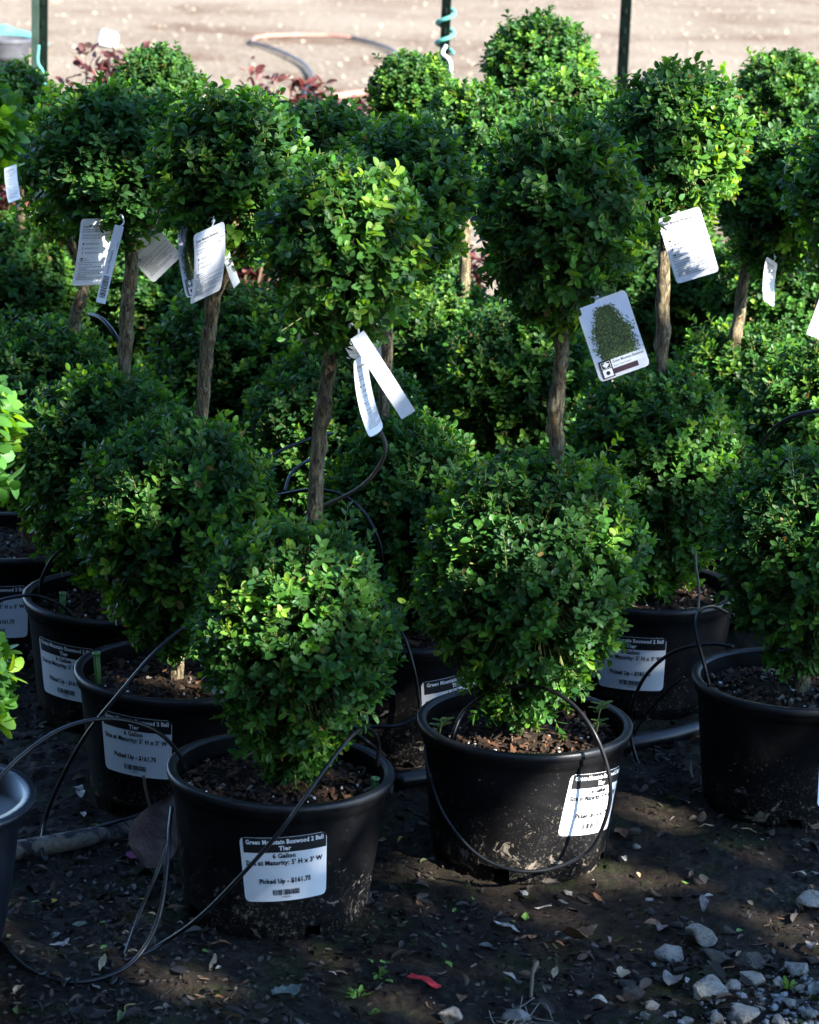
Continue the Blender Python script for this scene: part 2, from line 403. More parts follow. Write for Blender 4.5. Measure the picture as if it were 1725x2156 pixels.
def make_crown(seed, rx, rzt, rzb, taper=0.35, leafL=0.0168, cell=3.9e-4, lump=0.045, loose=0.0):
    """boxwood ball: shoots with pairs of leaves all over a clipped surface. Returns leaf arrays and twig paths."""
    r = np.random.default_rng(seed)
    area = 4 * math.pi * (rx * rx * 0.5 + rx * 0.25 * (rzt + rzb))
    P = []; D = []; N = []; L = []; W = []; C = []; twigs = []; tipin = leafL * 1.0
    def surf(u):
        rz = np.where(u[:, 2] > 0, rzt, rzb)
        tp = 1 - taper * np.clip(-u[:, 2], 0, 1) ** 1.6
        k = 1 + lump * vnoise(u, seed, 3.2) + 0.03 * vnoise(u, seed + 5, 8)
        return np.stack([u[:, 0] * (rx - tipin) * tp, u[:, 1] * (rx - tipin) * tp, u[:, 2] * (rz - tipin)], 1) * k[:, None]
    for layer, (depth0, depth1, dens) in enumerate(((0.88, 0.97, 1.08), (0.70, 0.87, 0.75), (0.45, 0.68, 0.2))):
        n = int(area / cell * dens)
        i = np.arange(n) + 0.5
        ph = np.arccos(1 - 2 * i / n); th = math.pi * (1 + 5 ** 0.5) * i + layer
        u = np.stack([np.cos(th) * np.sin(ph), np.sin(th) * np.sin(ph), np.cos(ph)], 1)
        u = unit(u + r.normal(size=u.shape) * 0.09)
        S = surf(u)
        nrm = unit(u * np.array([1 / rx, 1 / rx, 1.0 / (0.5 * (rzt + rzb))]))
        keep = r.random(n) > (loose * np.clip(-u[:, 2] + 0.1, 0, 1))
        gap = vnoise(u, seed + 9, 9.0)
        keep &= gap > -1.2
        pat = np.clip(0.85 + 0.55 * vnoise(u, seed + 13, 4.0), 0.2, 1.6)
        for q in np.nonzero(keep)[0]:
            b = S[q] * r.uniform(depth0, depth1)
            ax = nrm[q] * 0.80 + np.array([0, 0, 0.90]) + r.normal(size=3) * 0.28
            if u[q, 2] < -0.35: ax = nrm[q] + np.array([0, 0, 0.15]) + r.normal(size=3) * 0.4
            ax = ax / np.linalg.norm(ax)
            npair = r.integers(3, 6) if layer == 0 else r.integers(2, 4)
            step = r.uniform(0.0055, 0.0085); side = np.cross(ax, r.normal(size=3)); side /= np.linalg.norm(side)
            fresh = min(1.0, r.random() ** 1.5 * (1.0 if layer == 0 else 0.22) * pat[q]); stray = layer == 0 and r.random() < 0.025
            tone = r.normal() * 0.20
            bend = r.normal(size=3) * 0.12
            if stray: npair += 2; step *= 1.35
            pos = b.copy()
            for k in range(npair):
                side = np.cross(ax, side); side /= np.linalg.norm(side)
                jit = r.normal(size=3) * 0.22
                top = k == npair - 1
                spread = r.uniform(0.40, 0.75) if top else r.uniform(0.75, 1.5)
                for sg in (1, -1):
                    d = side * sg * spread + ax * 0.85 + jit + r.normal(size=3) * 0.14
                    P.append(pos.copy()); D.append(d); N.append(ax * 1.0 - side * sg * 0.25 + r.normal(size=3) * 0.18)
                    l = leafL * r.uniform(0.78, 1.16) * (0.82 if top else 1.0); L.append(l); W.append(l * r.uniform(0.47, 0.60))
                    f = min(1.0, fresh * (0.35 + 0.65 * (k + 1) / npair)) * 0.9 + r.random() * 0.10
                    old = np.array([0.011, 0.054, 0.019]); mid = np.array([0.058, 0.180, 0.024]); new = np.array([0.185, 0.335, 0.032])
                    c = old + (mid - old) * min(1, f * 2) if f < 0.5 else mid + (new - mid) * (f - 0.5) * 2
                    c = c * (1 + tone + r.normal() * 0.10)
                    if r.random() < 0.006: c = np.array([0.22, 0.14, 0.06]) * r.uniform(0.6, 1.2)
                    C.append(np.clip(c, 0.004, 1))
                pos = pos + ax * step; ax = ax + bend * 0.25; ax /= np.linalg.norm(ax)
            if layer < 2: twigs.append((b * 0.72, b, pos))
    A = lambda x: np.array(x)
    return dict(p=A(P), d=A(D), n=A(N), L=A(L), W=A(W), c=A(C), tw=twigs, core=(rx, rzt, rzb, taper))
def crown_meshes(cr, name, keep=None):
    k = np.ones(len(cr['L']), bool) if keep is None else keep
    cu = np.random.default_rng(3).uniform(0.3, 2.2, len(cr['L']))
    V, T = leaves_mesh(cr['p'][k], cr['d'][k], cr['n'][k], cr['L'][k], cr['W'][k], cu[k])
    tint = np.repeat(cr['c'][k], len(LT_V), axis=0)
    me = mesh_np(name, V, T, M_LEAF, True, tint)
    # twigs: three-sided tapered sticks
    tv, tt = [], []
    for (a, b, c) in cr['tw']:
        for (q0, q1, w0, w1) in ((a, b, 0.0016, 0.0011), (b, c, 0.0011, 0.0007)):
            dd = q1 - q0; s = np.cross(dd, [0.3, 0.2, 0.9]); s /= max(1e-9, np.linalg.norm(s)); t2 = np.cross(dd, s); t2 /= max(1e-9, np.linalg.norm(t2))
            o = len(tv)
            for q, w in ((q0, w0), (q1, w1)):
                for j in range(3):
                    an = j * 2.0944; tv.append(q + (s * math.cos(an) + t2 * math.sin(an)) * w)
            for j in range(3):
                j2 = (j + 1) % 3; tt += [(o + j, o + j2, o + 3 + j2), (o + j, o + 3 + j2, o + 3 + j)]
    mt = mesh_np(name + '_twigs', np.array(tv), np.array(tt), M_TWIG, True)
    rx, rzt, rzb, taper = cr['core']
    bm = bmesh.new(); bmesh.ops.create_icosphere(bm, subdivisions=3, radius=1.0)  # solid dark core added inside the ball so no light passes through
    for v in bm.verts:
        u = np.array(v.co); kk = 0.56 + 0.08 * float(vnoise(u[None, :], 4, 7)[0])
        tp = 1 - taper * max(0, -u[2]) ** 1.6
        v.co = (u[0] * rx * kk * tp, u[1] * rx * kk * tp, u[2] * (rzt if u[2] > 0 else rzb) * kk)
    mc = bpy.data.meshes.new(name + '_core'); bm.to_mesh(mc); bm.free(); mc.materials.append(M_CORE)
    return me, mt, mc

# ------------------------------------------------------------------ lettering
_tc = {}
def text_mesh(body, bold=0.0):
    """flat outline of a line of text, cap height about 0.7, starting at x = 0"""
    key = (body, bold)
    if key in _tc: return _tc[key]
    cu = bpy.data.curves.new('txt', 'FONT'); cu.body = body; cu.size = 1.0; cu.resolution_u = 2; cu.offset = bold
    cu.space_character = 1.0 + bold * 2
    ob = bpy.data.objects.new('txt', cu); me = ob.to_mesh(); me.calc_loop_triangles()
    V = np.array([v.co[:2] for v in me.vertices]).reshape(-1, 2); T = np.array([t.vertices[:] for t in me.loop_triangles]).reshape(-1, 3)
    ob.to_mesh_clear(); bpy.data.objects.remove(ob); bpy.data.curves.remove(cu)
    _tc[key] = (V, T); return V, T
class Print:
    """flat print in (u, v) metres, several inks"""
    def __init__(s): s.v = []; s.t = []; s.m = []; s.lv = 0.0; s.n = 0
    def _add(s, V, T, mi):
        o = s.n; V = np.asarray(V, float); s.n += len(V); s.v.append(np.concatenate([V, np.full((len(V), 1), s.lv)], 1)); s.t.append(np.asarray(T) + o); s.m += [mi] * len(T)
    def text(s, body, u, v, size, mi=0, bold=0.0, align='C', width=None, rot=0.0):
        V, T = text_mesh(body, bold)
        if not len(V): return
        w = V[:, 0].max() - V[:, 0].min(); k = size; kx = size if width is None else width / w
        x = (V[:, 0] - V[:, 0].min()) * kx; y = V[:, 1] * k
        if align == 'C': x = x - 0.5 * w * kx
        c, sn = math.cos(rot), math.sin(rot)
        s._add(np.stack([u + x * c - y * sn, v + x * sn + y * c], 1), T, mi)
    def rect(s, u0, v0, u1, v1, mi=0, nu=1):
        us = np.linspace(u0, u1, nu + 1); nv = max(1, int(abs(v1 - v0) / 0.006)); vs = np.linspace(v0, v1, nv + 1)
        V = [(x, y) for x in us for y in vs]
        T = []
        for i in range(nu):
            for j in range(nv):
                a = i * (nv + 1) + j; T += [(a, a + nv + 1, a + nv + 2), (a, a + nv + 2, a + 1)]
        s._add(V, T, mi)
    def poly(s, pts, mi=0):
        c = np.mean(pts, axis=0); V = [c] + list(pts); n = len(pts)
        s._add(V, [(0, i + 1, (i + 1) % n + 1) for i in range(n)], mi)
    def mesh(s, name, mapf, mats):
        V = np.concatenate(s.v); W = mapf(V)
        return mesh_np(name, W, np.concatenate(s.t), None, False, None, mats, s.m)
def rounded(w, h, r, n=5, notch=None):
    """outline of a card centred on 0"""
    P = []
    for cx, cy, a0 in ((w / 2 - r, h / 2 - r, 0), (-w / 2 + r, h / 2 - r, 90), (-w / 2 + r, -h / 2 + r, 180), (w / 2 - r, -h / 2 + r, 270)):
        for k in range(n + 1):
            a = math.radians(a0 + 90 * k / n); P.append((cx + r * math.cos(a), cy + r * math.sin(a)))
    return np.array(P)

# ------------------------------------------------------------------ the ground
def fbm(x, y, seed, cell, octaves=4, gain=0.55):
    """value noise on random lattices, about [-1, 1]"""
    out = np.zeros(len(x)); amp = 1.0
    for o in range(octaves):
        g = np.random.default_rng(seed + o).uniform(-1, 1, (257, 257)); fx = (x / cell) % 256; fy = (y / cell) % 256
        i = fx.astype(int); j = fy.astype(int); u = fx - i; v = fy - j; u = u * u * (3 - 2 * u); v = v * v * (3 - 2 * v)
        out += amp * ((g[i, j] * (1 - u) + g[i + 1, j] * u) * (1 - v) + (g[i, j + 1] * (1 - u) + g[i + 1, j + 1] * u) * v)
        amp *= gain; cell *= 0.5
    return out
GX = np.concatenate([np.linspace(-2.6, -0.95, 26)[:-1], np.linspace(-0.95, 1.0, 420), np.linspace(1.0, 2.6, 26)[1:]])
GY = np.concatenate([np.linspace(2.6, 3.55, 20)[:-1], np.linspace(3.55, 5.1, 300), np.linspace(5.1, 7.8, 60)[1:]])
def ground_sheet():
    X, Y = np.meshgrid(GX, GY); x, y = X.ravel(), Y.ravel(); nx, ny = len(GX), len(GY)
    Z = 0.012 * fbm(x + 9, y, 40, 0.30, 3) + 0.0050 * fbm(x + 9, y, 50, 0.045, 3) + 0.0032 * np.abs(fbm(x + 9, y, 60, 0.014, 2)) 
    edge = np.minimum.reduce([x + 2.6, 2.6 - x, 7.8 - y, y - 2.6]); Z = Z * np.clip(edge * 3, 0, 1) + 0.006
    V = np.stack([x, y, Z], 1)
    i = np.arange((ny - 1) * nx).reshape(ny - 1, nx)[:, :-1].ravel()
    return V, np.stack([i, i + 1, i + nx + 1, i + nx], 1)
GV, GF = ground_sheet()
def gza(x, y):
    ix = np.clip(np.searchsorted(GX, x), 0, len(GX) - 1); iy = np.clip(np.searchsorted(GY, y), 0, len(GY) - 1)
    return GV[iy * len(GX) + ix, 2]
def gz(x, y): return float(gza(np.array([x]), np.array([y]))[0])
tag(link('ground', mesh_np('ground', GV, GF, M_SOIL)), 'dark wet soil under the potted topiaries', kind='structure')
mb = MB()
xs = [-120, -40, -12, -5, 5, 12, 40, 120]; ys = [-60, -10, 2.0, 7.4, 10, 14, 20, 40, 220]
mb.add([(x, y, -0.012) for y in ys for x in xs], [(j * 8 + i, j * 8 + i + 1, (j + 1) * 8 + i + 1, (j + 1) * 8 + i) for j in range(8) for i in range(7)])
tag(link('dirt_yard', mb.mesh('dirt_yard', M_YARD, False)), 'sunlit pale gravelly dirt yard behind the plants', kind='structure')

# ------------------------------------------------------------------ stones: shapes shared by everything stony
def stone_shape(seed, sub=2, flat=0.7):
    r = np.random.default_rng(seed)
    bm = bmesh.new(); bmesh.ops.create_icosphere(bm, subdivisions=sub, radius=1.0)
    V = np.array([v.co[:] for v in bm.verts]); T = np.array([[v.index for v in f.verts] for f in bm.faces]); bm.free()
    for k in range(15):                                  # broken facets
        d = unit(r.normal(size=3)); lim = r.uniform(0.48, 0.82); s = V @ d; V = V - np.clip(s - lim, 0, None)[:, None] * d
    V = V * (1 + 0.07 * vnoise(V, seed, 5) + 0.03 * vnoise(V, seed + 1, 13))[:, None]
    V[:, 2] *= flat; V[:, 0] *= r.uniform(1.0, 1.35)
    return V, T
def scatter_stones(name, spots, sizes, mat, nv=5, sub=1):
    sh = [stone_shape(100 + k, sub) for k in range(nv)]
    VV, TT, o = [], [], 0
    for p, s in zip(spots, sizes):
        V, T = sh[rng.integers(nv)]; a = rng.random() * 6.28; c, q = math.cos(a), math.sin(a)
        R = np.array([[c, -q, 0], [q, c, 0], [0, 0, 1]]); W = (V * s) @ R.T + p
        VV.append(W); TT.append(T + o); o += len(V)
    return mesh_np(name, np.concatenate(VV), np.concatenate(TT), mat, False)
# pebbles of the sunlit yard
n = 5200
yy = 8.0 + 13 * rng.random(n) ** 1.3; xx = (rng.random(n) - 0.5) * (0.36 * yy + 1.0)
sp = np.stack([xx, yy, np.full(n, -0.010)], 1)
tag(link('pebbles', scatter_stones('pebbles', sp, 0.006 + 0.018 * rng.random(n) ** 3, M_PEB)), 'pale pebbles strewn over the sunlit yard', 'pebbles', kind='stuff')

# ------------------------------------------------------------------ pots
POT_H, RIM_R, RT, RB = 0.225, 0.170, 0.162, 0.137
def pot_r(z): return RB + (RT - RB) * np.clip(z, 0, POT_H) / POT_H
def pot_mesh():
    m = MB(); n = 72
    prof = [(RB - 0.004, 0.0), (RB, 0.004), (RB + 0.0015, 0.024), (RB + 0.0040, 0.0265)] + [(float(pot_r(z)) + 0.0012, z) for z in (0.03, 0.07, 0.12, 0.17, 0.19)]
    prof += [(RT + 0.001, 0.199), (RT + 0.0035, 0.201), (RT + 0.0045, 0.212)]
    notch = {k for c in (7, 21, 35, 52, 63) for k in (c, c + 1)}
    m.lathe(prof, n, 0, skip=lambda i, k: i in (0, 1) and k in notch)
    inner = [(RIM_R - 0.014, POT_H - 0.004), (RT - 0.006, POT_H - 0.012), (RT - 0.010, 0.15), (RB - 0.006, 0.03), (RB - 0.008, 0.02), (0.001, 0.018)]
    m.lathe(inner, n, 0)
    rim = [(RT + 0.0045, 0.212), (RIM_R - 0.001, 0.213), (RIM_R + 0.0005, 0.217), (RIM_R, POT_H - 0.001), (RIM_R - 0.002, POT_H), (RIM_R - 0.011, POT_H), (RIM_R - 0.014, POT_H - 0.004)]
    m2 = MB(); m2.lathe(rim, n, 0)
    return m.mesh('pot', M_POT), m2.mesh('rim', M_RIM)
ME_POT, ME_RIM = pot_mesh()
def soil_mesh():
    m = MB(); prof = [(0.0005, 0.206), (0.03, 0.205), (0.06, 0.202), (0.09, 0.199), (0.115, 0.196), (0.135, 0.194), (RT - 0.008, 0.193)]
    m.lathe(prof, 40, 0); V = np.array(m.v)
    V[:, 2] += 0.006 * vnoise(V, 8, 38) + 0.004 * vnoise(V, 9, 90)
    m.v = [tuple(v) for v in V]
    return m.mesh('soil', M_POTSOIL)
ME_SOIL = soil_mesh()
M_CHIPS = [plain('bark_chip_%d' % i, c, 0.8, 0.2, 0.4, 50) for i, c in enumerate([(0.020, 0.012, 0.0075), (0.048, 0.027, 0.016), (0.095, 0.047, 0.025), (0.14, 0.115, 0.09)])]
def mulch_mesh(seed):
    r = np.random.default_rng(seed); m = MB()
    for k in range(800):
        a = r.random() * 6.28; rad = 0.148 * math.sqrt(r.random()); z = 0.206 - 0.08 * rad + r.uniform(-0.002, 0.006)
        l = r.uniform(0.002, 0.0075) * (2.0 if r.random() < 0.06 else 1); w = l * r.uniform(0.2, 0.6)
        rot = Matrix.Rotation(r.random() * 6.28, 3, 'Z') @ Matrix.Rotation(r.normal() * 0.4, 3, 'X') @ Matrix.Rotation(r.normal() * 0.4, 3, 'Y')
        m.box((rad * math.cos(a), rad * math.sin(a), z), (l, w, r.uniform(0.0008, 0.0022)), int(r.choice(4, p=[0.45, 0.33, 0.15, 0.07])), rot)
    for k in range(26):                                   # white perlite
        a = r.random() * 6.28; rad = 0.145 * math.sqrt(r.random()); s = r.uniform(0.0008, 0.002)
        m.box((rad * math.cos(a), rad * math.sin(a), 0.209 - 0.08 * rad), (s, s, s), 4)
    return m.mesh('bark_mulch', M_CHIPS + [M_WHITEB], False)
ME_MULCH = [mulch_mesh(k) for k in range(4)]

# price sticker (two copies of the shape: the second hugs a little lower)
ST_W, ST_H = 0.131, 0.104
def sticker_meshes(a0, zc, tilt):
    ct, sn = math.cos(tilt), math.sin(tilt)
    def mp(off):
        def f(V):
            u = V[:, 0] * ct - V[:, 1] * sn; v = V[:, 0] * sn + V[:, 1] * ct
            z = zc + v; rr = pot_r(z) + 0.0012 + off; a = a0 + u / (RT - 0.004)
            return np.stack([rr * np.cos(a), rr * np.sin(a), z], 1)
        return f
    rows = 9; out = rounded(ST_W, ST_H, 0.008)
    P, T = [], []
    vs = sorted(set([-ST_H / 2, ST_H / 2] + list(np.linspace(-ST_H / 2 + 0.008, ST_H / 2 - 0.008, rows)) + [s * (ST_H / 2 - q) for s in (-1, 1) for q in (0.0008, 0.0028)]))
    nc = 14
    for v in vs:
        e = max(0, abs(v) - (ST_H / 2 - 0.008)); hw = ST_W / 2 - 0.008 + math.sqrt(max(0, 0.008 ** 2 - e * e))
        P += [(x, v) for x in np.linspace(-hw, hw, nc + 1)]
    for i in range(len(vs) - 1):
        for k in range(nc):
            a = i * (nc + 1) + k; T += [(a, a + 1, a + nc + 2), (a, a + nc + 2, a + nc + 1)]
    card = mesh_np('label_sticker', mp(0.0006)(np.array(P)), np.array(T), M_STICK)
    hd = Print(); top = ST_H / 2
    hd.rect(-ST_W / 2 + 0.005, top - 0.0245, ST_W / 2 - 0.001, top - 0.0005, 0, 12)
    header = hd.mesh('header_band', mp(0.0010), [M_INK])
    pr = Print(); b = 0.036
    pr.text('Green Mountain Boxwood 2 Ball', 0.002, top - 0.0105, 0.0098, 1, b, width=0.116); pr.text('Tier', 0.002, top - 0.0210, 0.0098, 1, b)
    pr.text('6 Gallon', 0, top - 0.0335, 0.0108, 0, b, width=0.034); pr.text("Size at Maturity: 5' H x 3' W", 0, top - 0.0445, 0.0108, 0, b, width=0.117)
    pr.text('Picked Up - $161.75', 0, top - 0.0745, 0.0108, 0, b, width=0.079)
    x = -0.020; rb = random.Random(5)
    while x < 0.020:
        w = rb.choice((0.0006, 0.0006, 0.0011, 0.0017)); pr.rect(x, top - 0.0940, x + w, top - 0.0850, 0); x += w + rb.choice((0.0006, 0.0006, 0.0011))
    pr.text('3148350', 0, top - 0.0985, 0.0040, 0, 0.0, width=0.014)
    let = pr.mesh('lettering', mp(0.0013), [M_INK, M_INKW])
    return card, header, let

# ------------------------------------------------------------------ crowns
CROWN = {}
def crown_variant(key, *a, **k):
    CROWN[key] = make_crown(*a, **k)
crown_variant('A_lo', 21, 0.152, 0.182, 0.225, taper=0.55, loose=0.45, lump=0.08)
crown_variant('A_up', 22, 0.122, 0.132, 0.142, taper=0.30, loose=0.25, leafL=0.0180, cell=4.3e-4)
crown_variant('B_lo', 23, 0.177, 0.200, 0.245, taper=0.52, loose=0.40, lump=0.07)
crown_variant('B_up', 24, 0.133, 0.160, 0.170, taper=0.38, loose=0.25, leafL=0.0180, cell=4.3e-4)
crown_variant('C_lo', 25, 0.160, 0.172, 0.210, taper=0.40, loose=0.35)
crown_variant('D_lo', 26, 0.160, 0.172, 0.215, taper=0.35, loose=0.30)
crown_variant('D_up', 27, 0.122, 0.140, 0.150, taper=0.35, loose=0.20, leafL=0.0180, cell=4.3e-4)
crown_variant('F_lo', 28, 0.165, 0.190, 0.225, taper=0.30, loose=0.25)
crown_variant('F_up', 29, 0.130, 0.150, 0.150, taper=0.40, loose=0.30, leafL=0.0180, cell=4.3e-4)
ME_CR = {}
def lone_leaf_mesh(name, col):
    V, T = leaves_mesh(np.zeros((1, 3)), np.array([[1.0, 0, 0]]), np.array([[0, 0, 1.0]]), np.array([1.0]), np.array([1.0]), np.array([1.1]))
    return mesh_np(name, V, T, M_LEAF, True, np.repeat(np.array([col]), len(V), axis=0))
LEAFCOL = [(0.011, 0.050, 0.018), (0.028, 0.10, 0.021), (0.055, 0.170, 0.027), (0.105, 0.22, 0.029), (0.165, 0.28, 0.032)]
ME_LEAF = [lone_leaf_mesh('leaf', c) for c in LEAFCOL]
def split_leaves(key, center, count):
    """indices of the leaves that show largest from the front, to be objects of their own"""
    c = CROWN[key]; tocam = unit(np.array([0, 0, CAMH]) - np.array(center))
    rr = np.linalg.norm(c['p'] / np.array([c['core'][0], c['core'][0], c['core'][1]]), axis=1)
    nn = unit(c['n'] - unit(c['d']) * np.sum(c['n'] * unit(c['d']), 1, keepdims=True))
    score = np.abs(nn @ tocam) * c['L'] * c['W'] * np.where(c['p'] @ tocam > 0.35 * c['core'][0], 1, 0.01) * np.where(rr > 0.9, 1, 0.2)
    return np.argsort(-score)[:count]
def add_leaf_objects(key, idx, parent):
    c = CROWN[key]; cols = np.array(LEAFCOL)
    for i in idx:
        d = unit(c['d'][i]); nn = c['n'][i] - d * (c['n'][i] @ d); nn = unit(nn); s = np.cross(nn, d)
        k = int(np.argmin(np.sum((cols - c['c'][i]) ** 2, 1)))
        o = bpy.data.objects.new('leaf', ME_LEAF[k]); COL.objects.link(o); o.parent = parent
        m = Matrix.Identity(4); L, W = c['L'][i], c['W'][i]
        for a in range(3):
            m[a][0], m[a][1], m[a][2], m[a][3] = d[a] * L, s[a] * W, nn[a] * L, c['p'][i][a]
        o.matrix_local = m

# ------------------------------------------------------------------ topiaries
def trunk_mesh(P, r0_, r1_, seed, top=None, spread=0.06):
    Q = spline(P, 14); r = np.random.default_rng(seed); n = len(Q); ns = 14
    k = np.convolve(r.normal(size=n + 4), np.ones(5) / 5, 'valid')[:n]
    knots = [(r.uniform(0.05, 0.95), r.random() * 6.28, r.uniform(0.25, 0.5)) for _ in range(9)]
    R = [(r0_ + (r1_ - r0_) * i / (n - 1)) * (1 + 0.10 * k[i]) for i in range(n)]
    m = MB(); m.tube(Q, R, ns); V = np.array(m.v); C = np.repeat(np.array(Q), ns, axis=0); d = V - C
    q = np.stack([V[:, 0], V[:, 1], V[:, 2] * 0.22], 1)
    amp = 0.10 * vnoise(q, seed, 420) + 0.07 * vnoise(V, seed + 1, 160)
    for (t, a, s_) in knots:                                # pruning scars and knots
        i = int(t * (n - 1)); ang = np.arctan2(d[:, 1], d[:, 0]); dz = (V[:, 2] - Q[i][2]) / 0.011; da = np.abs((ang - a + np.pi) % (2 * np.pi) - np.pi) / 0.8
        amp = amp + s_ * np.exp(-dz * dz - da * da)
    m.v = [tuple(v) for v in C + d * (1 + amp)[:, None]]
    if top is not None:                                     # it forks into the head
        for j in range(5):
            a = r.random() * 6.28; e = np.array(top) + np.array([math.cos(a) * spread, math.sin(a) * spread, r.uniform(0.0, 0.05)])
            b0 = np.array(Q[int(n * 0.80)]); g = spline([b0, b0 * 0.55 + e * 0.45 + np.array([math.cos(a), math.sin(a), -0.3]) * 0.012, e], 5)
            m.tube(g, list(np.linspace(r1_ * 0.62, 0.003, len(g))), 7)
    return m.mesh('trunk', M_BARK)
STICKERS = {}
def topiary(spec):
    X, Y = spec['pot']; base = np.array([X, Y, 0.0])
    root = empty('boxwood_topiary', (X, Y, gz(X, Y) * 0.5))
    tag(root, spec['label'], 'topiary', 'two tier boxwood topiaries in black nursery pots')
    tilt = spec.get('lean', (0, 0))
    pa = link('pot', ME_POT, root, rot=(tilt[0], tilt[1], spec.get('rz', 0.0)))
    link('rim', ME_RIM, pa)
    so = link('soil', ME_SOIL, root, rot=(tilt[0], tilt[1], spec.get('rz', 0.0) + 1))
    if spec.get('front', True):
        mu = link('bark_mulch', ME_MULCH[spec.get('mulch', 0)], root, rot=(tilt[0], tilt[1], spec.get('rz', 0.0) * 3)); mu['kind'] = 'stuff'
    if 'sticker' in spec:
        a0, zc, ti = spec['sticker']; card, header, let = sticker_meshes(math.radians(a0), zc, math.radians(ti))
        st = link('label_sticker', card, root, rot=(tilt[0], tilt[1], 0)); link('header_band', header, st); link('lettering', let, st)
    lo = np.array(spec['lo'][0]) - base; up = np.array(spec['up'][0]) - base
    tp = [(lo[0] * 0.6, lo[1] * 0.5, 0.17), (lo[0] * 0.8, lo[1] * 0.8, max(0.28, lo[2] - 0.08))]
    tp += [np.array(p) - base for p in spec.get('trunk', [])]
    tp += [tuple(up + np.array([0, 0, -0.02]))]
    if len(spec.get('trunk', [])) == 0: tp.insert(2, tuple(lo * 0.5 + up * 0.5 + np.array([0.01, 0, 0])))
    link('trunk', trunk_mesh(tp, spec.get('tr', 0.0128) * 0.95, spec.get('tr', 0.0128) * 0.78, int(X * 100) % 97 + 3, up), root)
    for nm, c, (pos, key, sx, sz, rz) in (('lower_crown', lo, spec['lo']), ('upper_crown', up, spec['up'])):
        own = spec.get('own', 0) and rz == 0
        if own:
            idx = split_leaves(key, np.array(pos), int(spec['own'] * (0.52 if nm == 'lower_crown' else 0.48)))
            keep = np.ones(len(CROWN[key]['L']), bool); keep[idx] = False
            meshes = crown_meshes(CROWN[key], nm, keep)
            ME_CR.setdefault(key, None)
        else:
            if ME_CR.get(key) is None: ME_CR[key] = crown_meshes(CROWN[key], 'crown_' + key)
            meshes = ME_CR[key]
        co = link(nm, meshes[0], root, tuple(c), (0, 0, rz), (sx, sx, sz)); co['kind'] = 'stuff'
        tw = link('twigs', meshes[1], co); tw['kind'] = 'stuff'; link('occluder_core', meshes[2], co)
        if own: add_leaf_objects(key, idx, co)
    return root
def LO(x, y, Y, key, sx=1.0, sz=1.0, rz=0.0): return (tuple(pt(x, y, Y=Y)), key, sx, sz, rz)
def TR(Y, *ps): return [tuple(pt(x, y, Y=Y)) for x, y in ps]
def gp(x, y, z=0.222): p = pt(x, y, z); return (p[0], p[1])

